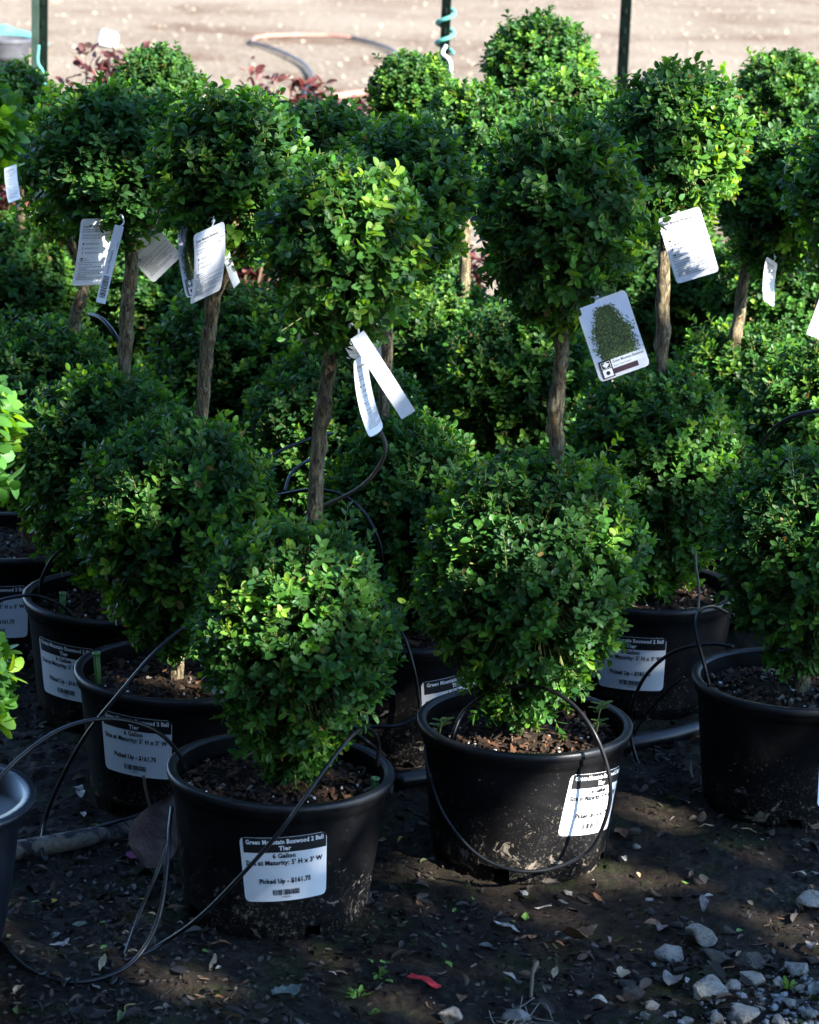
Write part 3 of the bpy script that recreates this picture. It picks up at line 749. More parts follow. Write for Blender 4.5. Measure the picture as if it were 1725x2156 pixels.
PLANTS = [
 dict(pot=gp(588, 1622), lo=LO(622, 1352, 4.17, 'A_lo', 1.05, 1.04), up=LO(722, 528, 4.19, 'A_up', 1.05, 1.03), trunk=TR(4.19, (660, 1110), (668, 960), (684, 830), (702, 722)),
      sticker=(-83.5, 0.124, 5.5), rz=0.55, mulch=0, own=300, lean=(0.0, 0.012),
      label='frontmost topiary, drip tube crossing the white price sticker on its pot'),
 dict(pot=gp(1105, 1525), lo=LO(1122, 1222, 4.43, 'B_lo', 1.05, 1.04), up=LO(1178, 470, 4.44, 'B_up', 1.05, 1.02), trunk=TR(4.44, (1169, 970), (1170, 880), (1178, 790), (1182, 690)),
      sticker=(-43, 0.128, -7), rz=1.35, mulch=1, own=300, label='topiary with drip tube looped round its pot and photo tag by its trunk'),
 dict(pot=gp(1672, 1432), lo=LO(1718, 1165, 4.70, 'C_lo', 1.05, 1.04), up=LO(1830, 420, 4.72, 'A_up', 1.05, 1.05, 2.0), trunk=TR(4.72, (1760, 950), (1795, 700)),
      sticker=(-54, 0.105, 4), rz=4.0, mulch=2, own=300, label='topiary whose pot is cut by the right edge of the photo'),
 dict(pot=gp(375, 1412), lo=LO(375, 1108, 4.64, 'D_lo', 1.07, 1.12), up=LO(482, 380, 4.65, 'D_up', 1.10, 1.0), trunk=TR(4.65, (422, 890), (434, 760), (450, 640)),
      sticker=(-112, 0.136, 0), rz=2.1, mulch=3, own=300, label='topiary directly behind the frontmost one, its price sticker crossed by an arching tube'),
 dict(pot=gp(250, 1252), lo=LO(222, 985, 5.06, 'C_lo', 1.06, 1.06, 1.2), up=LO(238, 350, 5.07, 'F_up', 1.13, 0.95, 0.9), trunk=TR(5.07, (258, 810), (266, 660), (276, 520)),
      sticker=(-122, 0.118, 0), rz=0.3, mulch=1, tr=0.0135, label='topiary with bare trunk between two white text tags and sticker pot below'),
 dict(pot=gp(1362, 1235), lo=LO(1385, 1000, 5.24, 'F_lo', 1.05, 1.04), up=LO(1425, 318, 5.25, 'F_up', 1.06, 1.03), trunk=TR(5.25, (1394, 730), (1396, 620), (1403, 510)),
      sticker=(-103, 0.118, 1), rz=5.2, mulch=2, tr=0.0135, own=300, label='topiary with half sunlit upper ball and large tilted text tag'),
 dict(pot=gp(850, 1310), lo=LO(858, 1085, 4.95, 'D_lo', 0.98, 1.04, 2.2), up=LO(850, 428, 4.96, 'D_up', 1.08, 1.0, 1.4), trunk=TR(4.96, (810, 915), (814, 760), (822, 620)),
      sticker=(-52, 0.118, 6), rz=3.3, mulch=0, tr=0.012, label='topiary in the gap between the two front plants, sticker half hidden by a pot rim'),
 dict(pot=gp(18, 1128), lo=LO(85, 868, 5.41, 'A_lo', 1.06, 0.98, 2.4), up=LO(165, 345, 5.42, 'A_up', 1.05, 1.05, 3.0), trunk=TR(5.41, (145, 735), (160, 660), (178, 585)),
      sticker=(-92, 0.118, 1), rz=1.0, mulch=3, label='topiary at the left with leaning trunk, pot sticker cut by the photo edge'),
 dict(pot=(-0.15, 5.40), lo=LO(700, 925, 5.40, 'B_lo', 0.98, 0.92, 2.0), up=LO(690, 352, 5.45, 'D_up', 1.05, 0.85, 4.0), trunk=TR(5.42, (655, 790), (654, 720)), front=False,
      label='topiary mostly hidden behind the frontmost trunk and upper ball'),
 dict(pot=(-0.36, 5.78), lo=LO(492, 800, 5.75, 'F_lo', 1.12, 0.98, 1.1), up=LO(555, 345, 5.72, 'B_up', 1.0, 0.78, 1.0), trunk=TR(5.75, (482, 650), (478, 560)), front=False,
      label='topiary with pale trunk behind the two overlapping tags, ball merging into neighbours'),
 dict(pot=(0.06, 6.10), lo=LO(915, 755, 6.08, 'B_lo', 1.02, 0.92, 4.0), up=LO(995, 305, 6.0, 'F_up', 0.92, 0.85, 2.0), trunk=TR(6.05, (974, 650), (980, 500)), front=False,
      label='topiary with sunlit crown top just left of the tall front-right ball'),
 dict(pot=(0.22, 5.90), lo=LO(1095, 815, 5.88, 'D_lo', 1.14, 1.08, 5.0), up=LO(1200, 250, 6.05, 'A_up', 0.92, 0.85, 5.2), trunk=TR(5.9, (1150, 720), (1168, 640)), front=False,
      label='topiary with yellow green sunlit crown peeking over the front-right ball'),
 dict(pot=(0.70, 5.85), lo=LO(1572, 868, 5.80, 'B_lo', 1.0, 0.92, 3.0), up=LO(1640, 425, 5.70, 'B_up', 1.02, 0.92, 3.0), trunk=TR(5.75, (1548, 745), (1556, 670), (1578, 540)), front=False, tr=0.0135,
      label='topiary with crooked trunk leaning right near the small narrow tag'),
 dict(pot=(0.86, 5.50), lo=LO(1735, 905, 5.5, 'C_lo', 1.05, 1.0, 4.0), up=LO(1790, 400, 5.5, 'A_up', 1.05, 1.05, 1.0), trunk=TR(5.5, (1722, 790), (1726, 650)), front=False, tr=0.011,
      label='topiary with dark trunk on the right edge of the photo beside a tag corner'),
 dict(pot=(-0.93, 6.40), lo=LO(50, 620, 6.4, 'C_lo', 1.1, 1.0, 5.0), up=LO(15, 255, 6.3, 'D_up', 0.98, 0.82, 2.6), front=False,
      label='topiary with round ball at the upper left edge below the pale posts'),
 dict(pot=(-0.60, 6.60), lo=LO(325, 640, 6.55, 'F_lo', 1.08, 0.95, 4.2), up=LO(330, 218, 6.5, 'B_up', 0.85, 0.76, 2.0), front=False,
      label='topiary whose dark dome tops the left cluster beside the red shrubs'),
 dict(pot=(-0.02, 6.75), lo=LO(850, 610, 6.7, 'A_lo', 0.95, 0.9, 0.6), up=LO(868, 210, 6.55, 'F_up', 0.80, 0.66, 5.0), front=False,
      label='topiary with bright sunlit ball left of the post tied with teal twine'),
 dict(pot=(0.30, 7.00), lo=LO(1180, 560, 6.9, 'D_lo', 0.95, 0.9, 1.5), up=LO(1136, 158, 6.75, 'B_up', 1.0, 0.84, 4.4), front=False,
      label='tallest sunlit topiary ball at the top centre, between the two posts'),
 dict(pot=(0.62, 6.80), lo=LO(1400, 625, 6.75, 'C_lo', 1.2, 1.05, 2.6), up=LO(1460, 300, 6.6, 'A_up', 0.80, 0.75, 2.2), front=False,
      label='topiary of which only the shaded lower ball shows behind the tilted text tag'),
 dict(pot=(0.90, 6.55), lo=LO(1640, 640, 6.5, 'F_lo', 1.05, 0.95, 2.2), up=LO(1655, 222, 6.45, 'A_up', 0.95, 0.85, 4.0), front=False,
      label='topiary with sunlit ball at the upper right edge of the photo'),
]
for s_ in PLANTS: topiary(s_)

# larger-leaved shrub, only its right flank is in the picture
def big_leaf_plant():
    px, py = -0.690, 4.0
    root = empty('tiered_shrub', (px, py, 0)); tag(root, 'large leaved shrub in dark blue pot at the left edge', 'shrub')
    m = MB(); prof = [(0.12, 0.0), (0.135, 0.10), (0.145, 0.19), (0.152, 0.20), (0.160, 0.222), (0.168, 0.223), (0.169, 0.232), (0.150, 0.232), (0.146, 0.20), (0.10, 0.19), (0.001, 0.19)]
    m.lathe(prof, 56); link('pot', m.mesh('pot', M_BLUEPOT), root)
    m = MB(); m.tube(spline([(0, 0, 0.18), (0.01, 0, 0.5), (-0.02, 0, 0.8), (-0.01, 0.01, 1.2)], 6), 0.012, 8); link('trunk', m.mesh('trunk', M_BARK), root)
    for nm, (x, y), R, sd in (('lower_crown', (-78, 1440), 0.082, 51), ('middle_crown', (-85, 915), 0.090, 52), ('upper_crown', (-75, 285), 0.088, 53)):
        c = make_crown(sd, R, R * 1.15, R * 1.15, taper=0.2, leafL=0.034, cell=1.15e-3, lump=0.08)
        c['c'] = c['c'] * np.array([1.35, 1.25, 1.1])
        me = crown_meshes(c, nm); p = pt(x, y, Y=4.0) - np.array([px, py, 0])
        o = link(nm, me[0], root, tuple(p)); o['kind'] = 'stuff'; t = link('twigs', me[1], o); t['kind'] = 'stuff'; link('occluder_core', me[2], o)
big_leaf_plant()

# ------------------------------------------------------------------ red shrubs behind the rows
def red_shrub(x, y, h, w, seed, label):
    r = np.random.default_rng(seed); root = empty('red_shrub', (x, y, 0)); tag(root, label, 'shrub', 'red leaved shrubs behind the boxwoods')
    m = MB(); P, D, N, L, W, C = [], [], [], [], [], []
    for k in range(16):
        a = r.random() * 6.28; rad = w * math.sqrt(r.random()); hh = h * r.uniform(0.72, 1.05)
        tip = np.array([rad * math.cos(a), rad * math.sin(a), hh]); b = np.array([tip[0] * 0.2, tip[1] * 0.2, 0.02]); mid = b * 0.5 + tip * 0.5 + r.normal(size=3) * 0.03
        q = spline([b, mid, tip], 8); m.tube(q, list(np.linspace(0.006, 0.0018, len(q))), 5)
        for i, p in enumerate(q[5:]):
            t = (i + 5) / len(q)
            for j in range(6 if t < 0.75 else 11):
                d = unit(np.array([r.normal(), r.normal(), 0.35 + r.random() * 0.7]))
                P.append(p + r.normal(size=3) * 0.014); D.append(d); N.append(np.array([0, 0, 1.0]) + r.normal(size=3) * 0.5)
                l = r.uniform(0.020, 0.038); L.append(l); W.append(l * r.uniform(0.5, 0.65))
                c = [np.array([0.085, 0.026, 0.026]), np.array([0.14, 0.046, 0.036]), np.array([0.04, 0.017, 0.017]), np.array([0.06, 0.045, 0.022])][r.choice(4, p=[0.4, 0.25, 0.25, 0.1])]
                C.append(c * r.uniform(0.7, 1.3))
    link('stems', m.mesh('stems', M_TWIGB), root)
    V, T = leaves_mesh(np.array(P), np.array(D), np.array(N), np.array(L), np.array(W), r.uniform(0.5, 2.5, len(P)))
    o = link('foliage', mesh_np('foliage', V, T, M_RED, True, np.repeat(np.array(C), len(LT_V), axis=0)), root); o['kind'] = 'stuff'
for k, (x, y, h, w, lb) in enumerate([
    (-1.02, 7.5, 0.76, 0.16, 'red leaved shrub furthest left, below the pale green posts'),
    (-0.84, 7.9, 0.83, 0.14, 'red leaved shrub with the tallest sprig left of the dark dome'),
    (-0.50, 7.7, 0.72, 0.15, 'dark red shrub low behind the dark dome'),
    (-0.33, 8.0, 0.76, 0.16, 'red leaved shrub with sprigs below the bend of the hose'),
    (-0.20, 7.8, 0.74, 0.16, 'red leaved shrub just right of the hose end'),
    (-0.08, 7.7, 0.72, 0.15, 'red leaved shrub touching the sunlit left ball'),
    (-0.64, 7.3, 0.54, 0.17, 'dark red shrub showing between the tag bearing trunks'),
    (-0.95, 7.1, 0.52, 0.17, 'dark red shrub with bare stems at the left edge'),
    (-0.43, 8.1, 0.75, 0.15, 'red leaved shrub left of the hose end'),
    (-0.70, 7.7, 0.74, 0.15, 'red leaved shrub hard against the dark dome'),
    (0.04, 7.3, 0.54, 0.16, 'dark red shrub behind the sunlit left ball')]):
    red_shrub(x, y, h, w, 300 + k, lb)

# ------------------------------------------------------------------ hanging tags
TW, TH = 0.084, 0.128
def bend_map(h, bend, off=0.0, cross=0.0):
    def f(V):
        s = -V[:, 1]; th = bend * s / h; ex = off + (V[:, 2] if V.shape[1] > 2 else 0.0)
        if abs(bend) < 1e-3: y = np.zeros(len(s)); z = -s; th = np.zeros(len(s))
        else: z = -(h / bend) * np.sin(th); y = -(h / bend) * (1 - np.cos(th))
        y = y + cross * (V[:, 0] ** 2)
        return np.stack([V[:, 0], y - np.cos(th) * ex, z + np.sin(th) * ex], 1)
    return f
def card_mesh(name, w, h, bend, mat, rad=0.007, cross=0.0, step=None):
    P, T = [], []; nc = 6
    vs = sorted(set(list(np.linspace(-rad, -h + rad, 12)) + [0.0, -h, -rad * 0.1, -rad * 0.35, -h + rad * 0.1, -h + rad * 0.35]))
    for v in vs:
        e = max(0.0, rad - min(-v, h + v)); hw = w / 2 - rad + math.sqrt(max(0, rad * rad - e * e))
        l = -hw; r_ = hw
        if step and v > -step[0]: l = -hw + step[1]
        P += [(x, v) for x in np.linspace(l, r_, nc + 1)]
    for i in range(len(vs) - 1):
        for k in range(nc):
            a = i * (nc + 1) + k; T += [(a, a + 1, a + nc + 2), (a, a + nc + 2, a + nc + 1)]
    F1 = bend_map(h, bend, 0.00025, cross)(np.array(P)); F2 = bend_map(h, bend, -0.00025, cross)(np.array(P))
    n = len(P); T = np.array(T); V = np.concatenate([F1, F2]); TT = np.concatenate([T, T[:, ::-1] + n])
    edge = []
    rows = len(vs)
    loop = [k for k in range(nc + 1)] + [i * (nc + 1) + nc for i in range(1, rows)] + [(rows - 1) * (nc + 1) + k for k in range(nc - 1, -1, -1)] + [i * (nc + 1) for i in range(rows - 2, 0, -1)]
    for a, b in zip(loop, loop[1:] + loop[:1]): edge += [(a, a + n, b + n), (a, b + n, b)]
    return mesh_np(name, V, np.concatenate([TT, np.array(edge)]), mat, False)
def back_print(pr):
    """the text side of a plant tag, v = 0 at the top"""
    L = -TW / 2 + 0.006
    pr.text('Green Mountain Boxwood', L, -0.0165, 0.0074, 0, 0.004, 'L', width=0.058); pr.text("Buxus 'Green Mountain'", L, -0.0215, 0.0042, 0, 0.0, 'L', width=0.034)
    pr.rect(L - 0.003, -0.0245, TW / 2 - 0.003, -0.0239, 0)
    pr.text('Forms a perfect, wide pyramidal cone. Small dark', L, -0.0320, 0.0044, 0, 0.0, 'L', width=0.066); pr.text('green leaves; excellent for hedges.', L, -0.0370, 0.0044, 0, 0.0, 'L', width=0.046)
    for k, tx in enumerate(('EXPOSURE: Part shade', "MATURE SIZE: H 5' x W 3'", 'HARDINESS: USDA Zone 5')):
        v = -0.0485 - 0.0085 * k
        pr.text(tx, L + 0.011, v, 0.0040, 0, 0.008, 'L', width=0.030)
        if k == 0: pr.poly([(L + 0.005 + 0.0021 * math.cos(a), v + 0.0015 + 0.0021 * math.sin(a)) for a in np.linspace(0, 6.28, 11)[:-1]], 0)
        elif k == 1: pr.rect(L + 0.0046, v - 0.001, L + 0.0054, v + 0.004, 0); pr.rect(L + 0.0025, v, L + 0.0075, v + 0.0007, 0)
        else: pr.rect(L + 0.0044, v - 0.0015, L + 0.0056, v + 0.0045, 0)
    pr.rect(L + 0.002, -0.0800, L + 0.0085, -0.0735, 0); pr.lv = 0.0002; pr.rect(L + 0.0028, -0.0792, L + 0.0045, -0.0745, 1); pr.rect(L + 0.0055, -0.0785, L + 0.0078, -0.0765, 1)
    pr.text('Deer', L + 0.011, -0.0760, 0.0036, 0, 0.0, 'L'); pr.text('Resistant', L + 0.011, -0.0800, 0.0036, 0, 0.0, 'L')
    pr.rect(L - 0.003, -0.0832, TW / 2 - 0.003, -0.0826, 0)
    pr.text('PLANTING INSTRUCTIONS', L, -0.0880, 0.0040, 0, 0.0, 'L', width=0.032)
    lines = ('1. Dig hole large enough to allow a 12" of fill soil between the root ball and the', '    sides of the hole.', '2. Remove the container from the root ball. If roots are tightly bound, carefully',
             '    loosen the roots at the edges of the ball to promote growth.', '3. Install the plant so that the top of the root ball is slightly higher than the', '    existing soil grade.',
             '4. Backfill with good topsoil and water heavily to eliminate air pockets.', '5. Build a basin around the plant just big enough for a week of water.')
    for k, tx in enumerate(lines):
        w = 0.072 * min(1.0, len(tx) / 82.0); pr.text(tx, L + (0.003 if tx[0] == ' ' else 0), -0.0926 - 0.0034 * k, 0.0034, 0, 0.010, 'L', width=w)
    pr.text('#251 - 60', TW / 2 - 0.016, -0.1225, 0.003, 0, 0.0, 'L', width=0.010)
def photo_print(pr, seed=1):
    """the picture side: 0 black 1 white 2 sky 3 pale band 4 plum 5.. greens"""
    r = np.random.default_rng(seed); w = TW
    pr.rect(-w / 2 + 0.0065, -0.098, w / 2 - 0.0012, -0.004, 2, 3)
def photo_leaves(pr, seed=1):
    r = np.random.default_rng(seed)
    L_, R_ = [], []
    for t in np.linspace(0, 1, 14):
        hw = 0.010 + 0.021 * min(1, t * 2.0) - 0.004 * max(0, t - 0.8) / 0.2
        L_.append((-hw * r.uniform(0.8, 1.0), -0.014 - 0.084 * t)); R_.append((hw * r.uniform(0.8, 1.0), -0.014 - 0.084 * t))
    for k in range(13): pr.poly([L_[k], R_[k], R_[k + 1], L_[k + 1]], 3)
    for k in range(1700):
        t = r.random() ** 0.8; v = -0.012 - 0.088 * t
        hw = 0.013 + 0.020 * min(1, t * 2.0) - 0.004 * max(0, t - 0.8) / 0.2
        u = (r.random() * 2 - 1) * hw * (1 + 0.12 * r.normal()) + 0.001
        s = r.uniform(0.0012, 0.0027); a = r.random() * 6.28; q = s * 0.45
        c, sn = math.cos(a), math.sin(a)
        mi = int(r.choice(4, p=[0.24, 0.40, 0.26, 0.10])); pr.lv = r.uniform(0.00005, 0.0006)
        pr.poly([(u + s * c, v + s * sn), (u - q * sn, v + q * c), (u - s * c, v - s * sn), (u + q * sn, v - q * c)], mi)
def photo_band(pr):
    w = TW
    pr.rect(-w / 2 + 0.018, -0.113, w / 2 - 0.0005, -0.0985, 3, 2); pr.rect(-w / 2 + 0.018, -0.122, w / 2 - 0.017, -0.1135, 4, 2)
    pr.lv = 0.0002; pr.rect(-w / 2 + 0.0065, -0.1255, -w / 2 + 0.0265, -0.0965, 0)
def photo_text(pr):
    w = TW; L = -w / 2 + 0.029
    pr.text('Green Mountain Boxwood', L, -0.1050, 0.0068, 0, 0.004, 'L', width=0.051); pr.text("Buxus x 'Green Mountain'", L, -0.1105, 0.0040, 0, 0.0, 'L', width=0.029)
    x0 = -w / 2 + 0.0088
    pr.rect(x0, -0.1100, x0 + 0.0155, -0.0992, 1); pr.lv = 0.0002; pr.rect(x0 + 0.0008, -0.1094, x0 + 0.0147, -0.0998, 0)
    pr.lv = 0.0004; pr.poly([(x0 + 0.0078 + 0.0052 * math.cos(a) * (1 + 0.2 * math.sin(5 * a)), -0.1040 + 0.0034 * math.sin(a) * (1 + 0.2 * math.cos(4 * a))) for a in np.linspace(0, 6.28, 25)[:-1]], 1)
    pr.rect(x0 + 0.007, -0.1090, x0 + 0.0085, -0.1065, 1)
    pr.rect(x0, -0.1238, x0 + 0.0155, -0.1112, 1); pr.lv = 0.0006
    pr.poly([(x0 + 0.0078 + 0.0033 * math.cos(a), -0.1175 + 0.0033 * math.sin(a)) for a in np.linspace(0, 6.28, 15)[:-1]], 0)
def plant_tag(pos, roll, yaw, bend, side, label, scale=1.0, pitch=0.0, hang=None, cross=0.0, group='plastic plant tags hanging from the upper balls'):
    root = empty('plant_tag', pos); root.rotation_mode = 'QUATERNION'
    R = Matrix.Rotation(math.radians(yaw), 4, 'Z') @ Matrix.Rotation(math.radians(pitch), 4, 'X') @ Matrix.Rotation(math.radians(roll), 4, 'Y')
    scale *= 0.92; root.rotation_quaternion = R.to_quaternion(); root.scale = (scale,) * 3
    tag(root, label, 'plant tag', group)
    c = link('card', card_mesh('card', TW, TH, bend, M_CARD, 0.007, cross, (0.012, 0.030) if side == 'photo' else None), root)
    f = lambda o: bend_map(TH, bend, o, cross)
    if side == 'text':
        p = Print(); back_print(p); link('lettering', p.mesh('lettering', f(0.0006), [M_INK, M_INKW]), c)
    else:
        p = Print(); photo_print(p); link('printed_sky', p.mesh('printed_sky', f(0.0005), [M_INK, M_INKW, M_SKYP]), c)
        p = Print(); photo_leaves(p); link('printed_bush', p.mesh('printed_bush', f(0.0008), M_PGREEN), c)
        p = Print(); photo_band(p); link('printed_band', p.mesh('printed_band', f(0.0016), [M_INK, M_INKW, M_SKYP, M_BAND, M_PURP]), c)
        p = Print(); photo_text(p); link('lettering', p.mesh('lettering', f(0.0020), [M_INK, M_INKW]), c)
    if hang is not None:
        m = MB(); a = np.array(pos); b = np.array(hang); Rm = R.to_3x3().inverted()
        q = [np.array(Rm @ Vector((w - a) / scale)) for w in (a + np.array([0, -0.001, -0.006]), a * 0.6 + b * 0.4 + np.array([0.004, -0.004, 0]), b)]
        m.tube(spline(q, 5), 0.0011, 5)
        kk = np.array(q[1]) * 0.7 + np.array(q[2]) * 0.3
        m.tube([kk + np.array([-0.004, 0, -0.001]), kk, kk + np.array([0.004, 0, 0.002])], [0.0012, 0.0032, 0.0012], 6)
        link('string', m.mesh('string', M_STRING), root)
    return root
def strip_tag(pos, roll, yaw, bend, label, w=0.020, h=0.14, pitch=0.0, barcode=False, scale=1.0, step=True):
    root = empty('price_strip', pos); root.rotation_mode = 'QUATERNION'
    R = Matrix.Rotation(math.radians(yaw), 4, 'Z') @ Matrix.Rotation(math.radians(pitch), 4, 'X') @ Matrix.Rotation(math.radians(roll), 4, 'Y')
    root.rotation_quaternion = R.to_quaternion(); root.scale = (scale,) * 3
    tag(root, label, 'price strip', 'white plastic price strips')
    c = link('strip', card_mesh('strip', w, h, bend, M_STRIP, 0.0012), root)
    m = MB(); m.tube(spline([(0, 0.0, -0.004), (0.006, 0.006, 0.006), (0.0, 0.012, 0.016), (-0.004, 0.018, 0.010)], 5), 0.0016, 5); link('tie', m.mesh('tie', M_STRIP), root)
    if barcode:
        p = Print(); x = -h * 0.93
        rb = random.Random(3)
        while x < -h * 0.66:
            q = rb.choice((0.0007, 0.0012, 0.0018)); p.rect(-w * 0.32, x, w * 0.32, x + q, 0); x += q + rb.choice((0.0007, 0.0012))
        p.text('Green Mountain', 0.001, -h * 0.62, 0.007, 0, 0.0, 'L', width=0.040, rot=math.pi / 2); p.text('6 Gallon', 0.006, -h * 0.30, 0.004, 0, 0.0, 'L', rot=math.pi / 2)
        link('lettering', p.mesh('lettering', bend_map(h, bend, 0.0006), [M_INK]), c)
    return root
T_ = lambda x, y, Y: tuple(pt(x, y, Y=Y))
plant_tag(T_(208, 460, 4.98), 4, 46, -0.25, 'text', 'white text tag hanging furthest left, partly covered by a folded price strip', 1.0, hang=T_(222, 440, 5.0))
strip_tag(T_(252, 475, 4.94), 14, 10, 0.35, 'narrow price strip with barcode folded over the text tag at left', 0.016, 0.135, barcode=True)
plant_tag(T_(262, 468, 5.14), -46, -8, 0.1, 'text', 'blank looking white tag sticking out sideways behind the bare trunk', 0.95, hang=T_(285, 470, 5.12), pitch=0)
plant_tag(T_(402, 468, 4.60), 1, 62, 0.35, 'photo', 'narrow seen photo tag left of the overlapping text tag', 0.98, hang=T_(412, 455, 4.62))
plant_tag(T_(440, 480, 4.50), -10, 56, -0.35, 'text', 'bent blue-white text tag hanging before the second trunk', 1.0, hang=T_(450, 455, 4.55))
strip_tag(T_(462, 478, 4.58), -22, 62, 0.2, 'narrow strip slanting to the right behind the bent text tag', 0.020, 0.105)
strip_tag(T_(752, 705, 4.10), -34, 8, 0.28, 'broad blank white strip slanting down right below the frontmost upper ball', 0.023, 0.136)
plant_tag(T_(772, 742, 4.14), -6, 79, 0.40, 'text', 'text tag seen almost edge on below the broad white strip', 1.0, hang=T_(760, 715, 4.13), cross=6)
plant_tag(T_(762, 640, 4.42), -4, -12, 0.0, 'text', 'dark blue shaded tag behind the broad white strip', 0.72, hang=T_(760, 620, 4.45))
plant_tag(T_(1264, 628, 4.31), -21, 6, 0.10, 'photo', 'photo tag of a conical bush at the right front trunk', 1.02, hang=T_(1243, 625, 4.36))
plant_tag(T_(1428, 448, 5.08), -21, -10, 0.12, 'text', 'large tilted text tag half in sun and half in shadow', 1.0, hang=T_(1420, 447, 5.15))
plant_tag(T_(1626, 548, 5.52), 22, 58, 0.35, 'text', 'small narrow seen tag beside the crooked leaning trunk', 0.72, hang=T_(1630, 535, 5.6))
plant_tag(T_(1752, 636, 5.42), 16, -8, 0.0, 'text', 'tag cut off by the right edge of the photo', 0.62)
plant_tag(T_(22, 350, 3.94), -4, 66, 0.2, 'text', 'white tag corner below the large leaved shrub at the left edge', 0.40)
plant_tag(T_(695, 545, 4.99), 4, 10, 0.0, 'photo', 'photo tag glimpsed between the two left balls', 0.62)

# ------------------------------------------------------------------ drip tubing, pipe, emitters
def tube(name, pts, r, mat, label, cat='tube', group='black drip irrigation tubes', n=8):
    m = MB(); m.tube(spline(pts, 12), r, n); return tag(link(name, m.mesh(name, mat)), label, cat, group)
def P2(x, y, Y): return pt(x, y, Y=Y)
def PG(x, y, z=0.012): return pt(x, y, z)
DR = 0.0032
tube('drip_tube', [P2(795, 1612, 4.20), P2(796, 1560, 4.19), P2(772, 1533, 4.14), P2(738, 1552, 4.08), P2(690, 1612, 4.02), P2(600, 1738, 3.975), P2(500, 1852, 3.965), P2(415, 1936, 3.97), PG(340, 1988, 0.02), PG(285, 2016, 0.014), PG(262, 2022, 0.012)], DR, M_TUBE,
     'drip tube running diagonally across the frontmost pot and its sticker')
tube('drip_tube', [PG(-40, 1950), PG(0, 1982), PG(60, 2040), PG(140, 2068), PG(225, 2056), PG(290, 2015, 0.02), P2(335, 1930, 3.97), P2(354, 1800, 4.02), P2(357, 1745, 4.06), P2(362, 1700, 4.12)], DR, M_TUBE,
     'drip tube curling over the soil at the bottom left corner')
tube('drip_tube', [PG(262, 2015, 0.012), P2(290, 1935, 4.02), P2(330, 1840, 4.05), P2(358, 1770, 4.08)], 0.0026, M_TUBE, 'thin dark tube rising from the curl left of the frontmost pot')
tube('drip_tube', [P2(392, 1620, 4.16), P2(372, 1580, 4.14), P2(330, 1540, 4.12), P2(270, 1518, 4.10), P2(200, 1515, 4.08), P2(120, 1540, 4.06), P2(40, 1597, 4.03), P2(-20, 1660, 4.0)], DR, M_TUBE,
     'drip tube arching from the frontmost pot to the left edge')
tube('drip_tube', [P2(445, 1292, 4.50), P2(390, 1318, 4.42), P2(325, 1375, 4.36), P2(250, 1462, 4.32), P2(180, 1550, 4.32), P2(125, 1650, 4.36), P2(95, 1730, 4.40), PG(88, 1795, 0.015), PG(98, 1815, 0.008)], DR, M_TUBE,
     'drip tube coming down from the pot behind to the muddy pipe')
tube('drip_tube', [P2(948, 1590, 4.36), P2(955, 1545, 4.36), P2(985, 1490, 4.38), P2(1060, 1448, 4.36), P2(1140, 1448, 4.33), P2(1205, 1482, 4.30), P2(1255, 1550, 4.27), P2(1284, 1640, 4.265), P2(1278, 1715, 4.265), P2(1240, 1790, 4.268), P2(1165, 1828, 4.258), P2(1080, 1832, 4.25), P2(1000, 1795, 4.262), P2(935, 1715, 4.29), P2(905, 1630, 4.34), P2(896, 1570, 4.40)], DR, M_TUBE,
     'drip tube looped round the right front pot in front of its sticker')
tube('drip_tube', [P2(1494, 1445, 4.62), P2(1482, 1395, 4.62), P2(1466, 1330, 4.64), P2(1472, 1288, 4.68), P2(1500, 1277, 4.75), P2(1530, 1290, 4.85)], DR, M_TUBE, 'drip tube standing in the pot at the right edge')
tube('drip_tube', [P2(1545, 1362, 4.85), P2(1490, 1356, 4.85), P2(1420, 1372, 4.86), P2(1362, 1420, 4.88), P2(1332, 1485, 4.90), P2(1328, 1550, 4.92), P2(1350, 1620, 4.90), P2(1390, 1665, 4.84), PG(1450, 1690, 0.02)], DR, M_TUBE,
     'drip tube in a wide loop between the two right pots')
tube('drip_tube', [P2(585, 1043, 4.75), P2(650, 1032, 4.70), P2(715, 1040, 4.66), P2(765, 1078, 4.62), P2(797, 1140, 4.60), P2(805, 1200, 4.62), P2(803, 1270, 4.7)], DR, M_TUBE, 'drip tube arching behind the frontmost trunk')
tube('drip_tube', [P2(640, 1085, 4.62), P2(690, 1062, 4.60), P2(760, 1025, 4.57), P2(800, 980, 4.55), P2(812, 940, 4.54), P2(800, 905, 4.56), P2(785, 880, 4.6)], DR, M_TUBEB, 'brown dusty tube crossing right of the frontmost trunk')
tube('drip_tube', [P2(600, 1035, 4.8), P2(612, 1000, 4.85), P2(640, 975, 4.9), P2(690, 950, 5.0)], DR, M_TUBE, 'short tube arc left of the frontmost trunk')
tube('drip_tube', [P2(565, 965, 4.9), P2(610, 940, 4.92), P2(660, 922, 4.95), P2(700, 912, 5.0)], 0.003, M_TUBE, 'faint tube higher up left of the frontmost trunk')
tube('drip_tube', [P2(190, 662, 5.5), P2(215, 672, 5.46), P2(242, 705, 5.42), P2(262, 745, 5.4), P2(280, 790, 5.4)], 0.0042, M_TUBE, 'tube behind the bare trunk below the left tags')
tube('drip_tube', [P2(215, 1120, 5.0), P2(160, 1135, 4.98), P2(115, 1170, 4.96), P2(90, 1215, 4.98), P2(85, 1250, 5.02)], DR, M_TUBE, 'drip tube dipping into the third pot from the left front')
tube('drip_tube', [P2(-20, 1270, 4.86), P2(25, 1258, 4.86), P2(75, 1254, 4.87), P2(130, 1275, 4.9), P2(165, 1310, 4.93)], DR, M_TUBE, 'drip tube crossing the rim of the third pot at left')
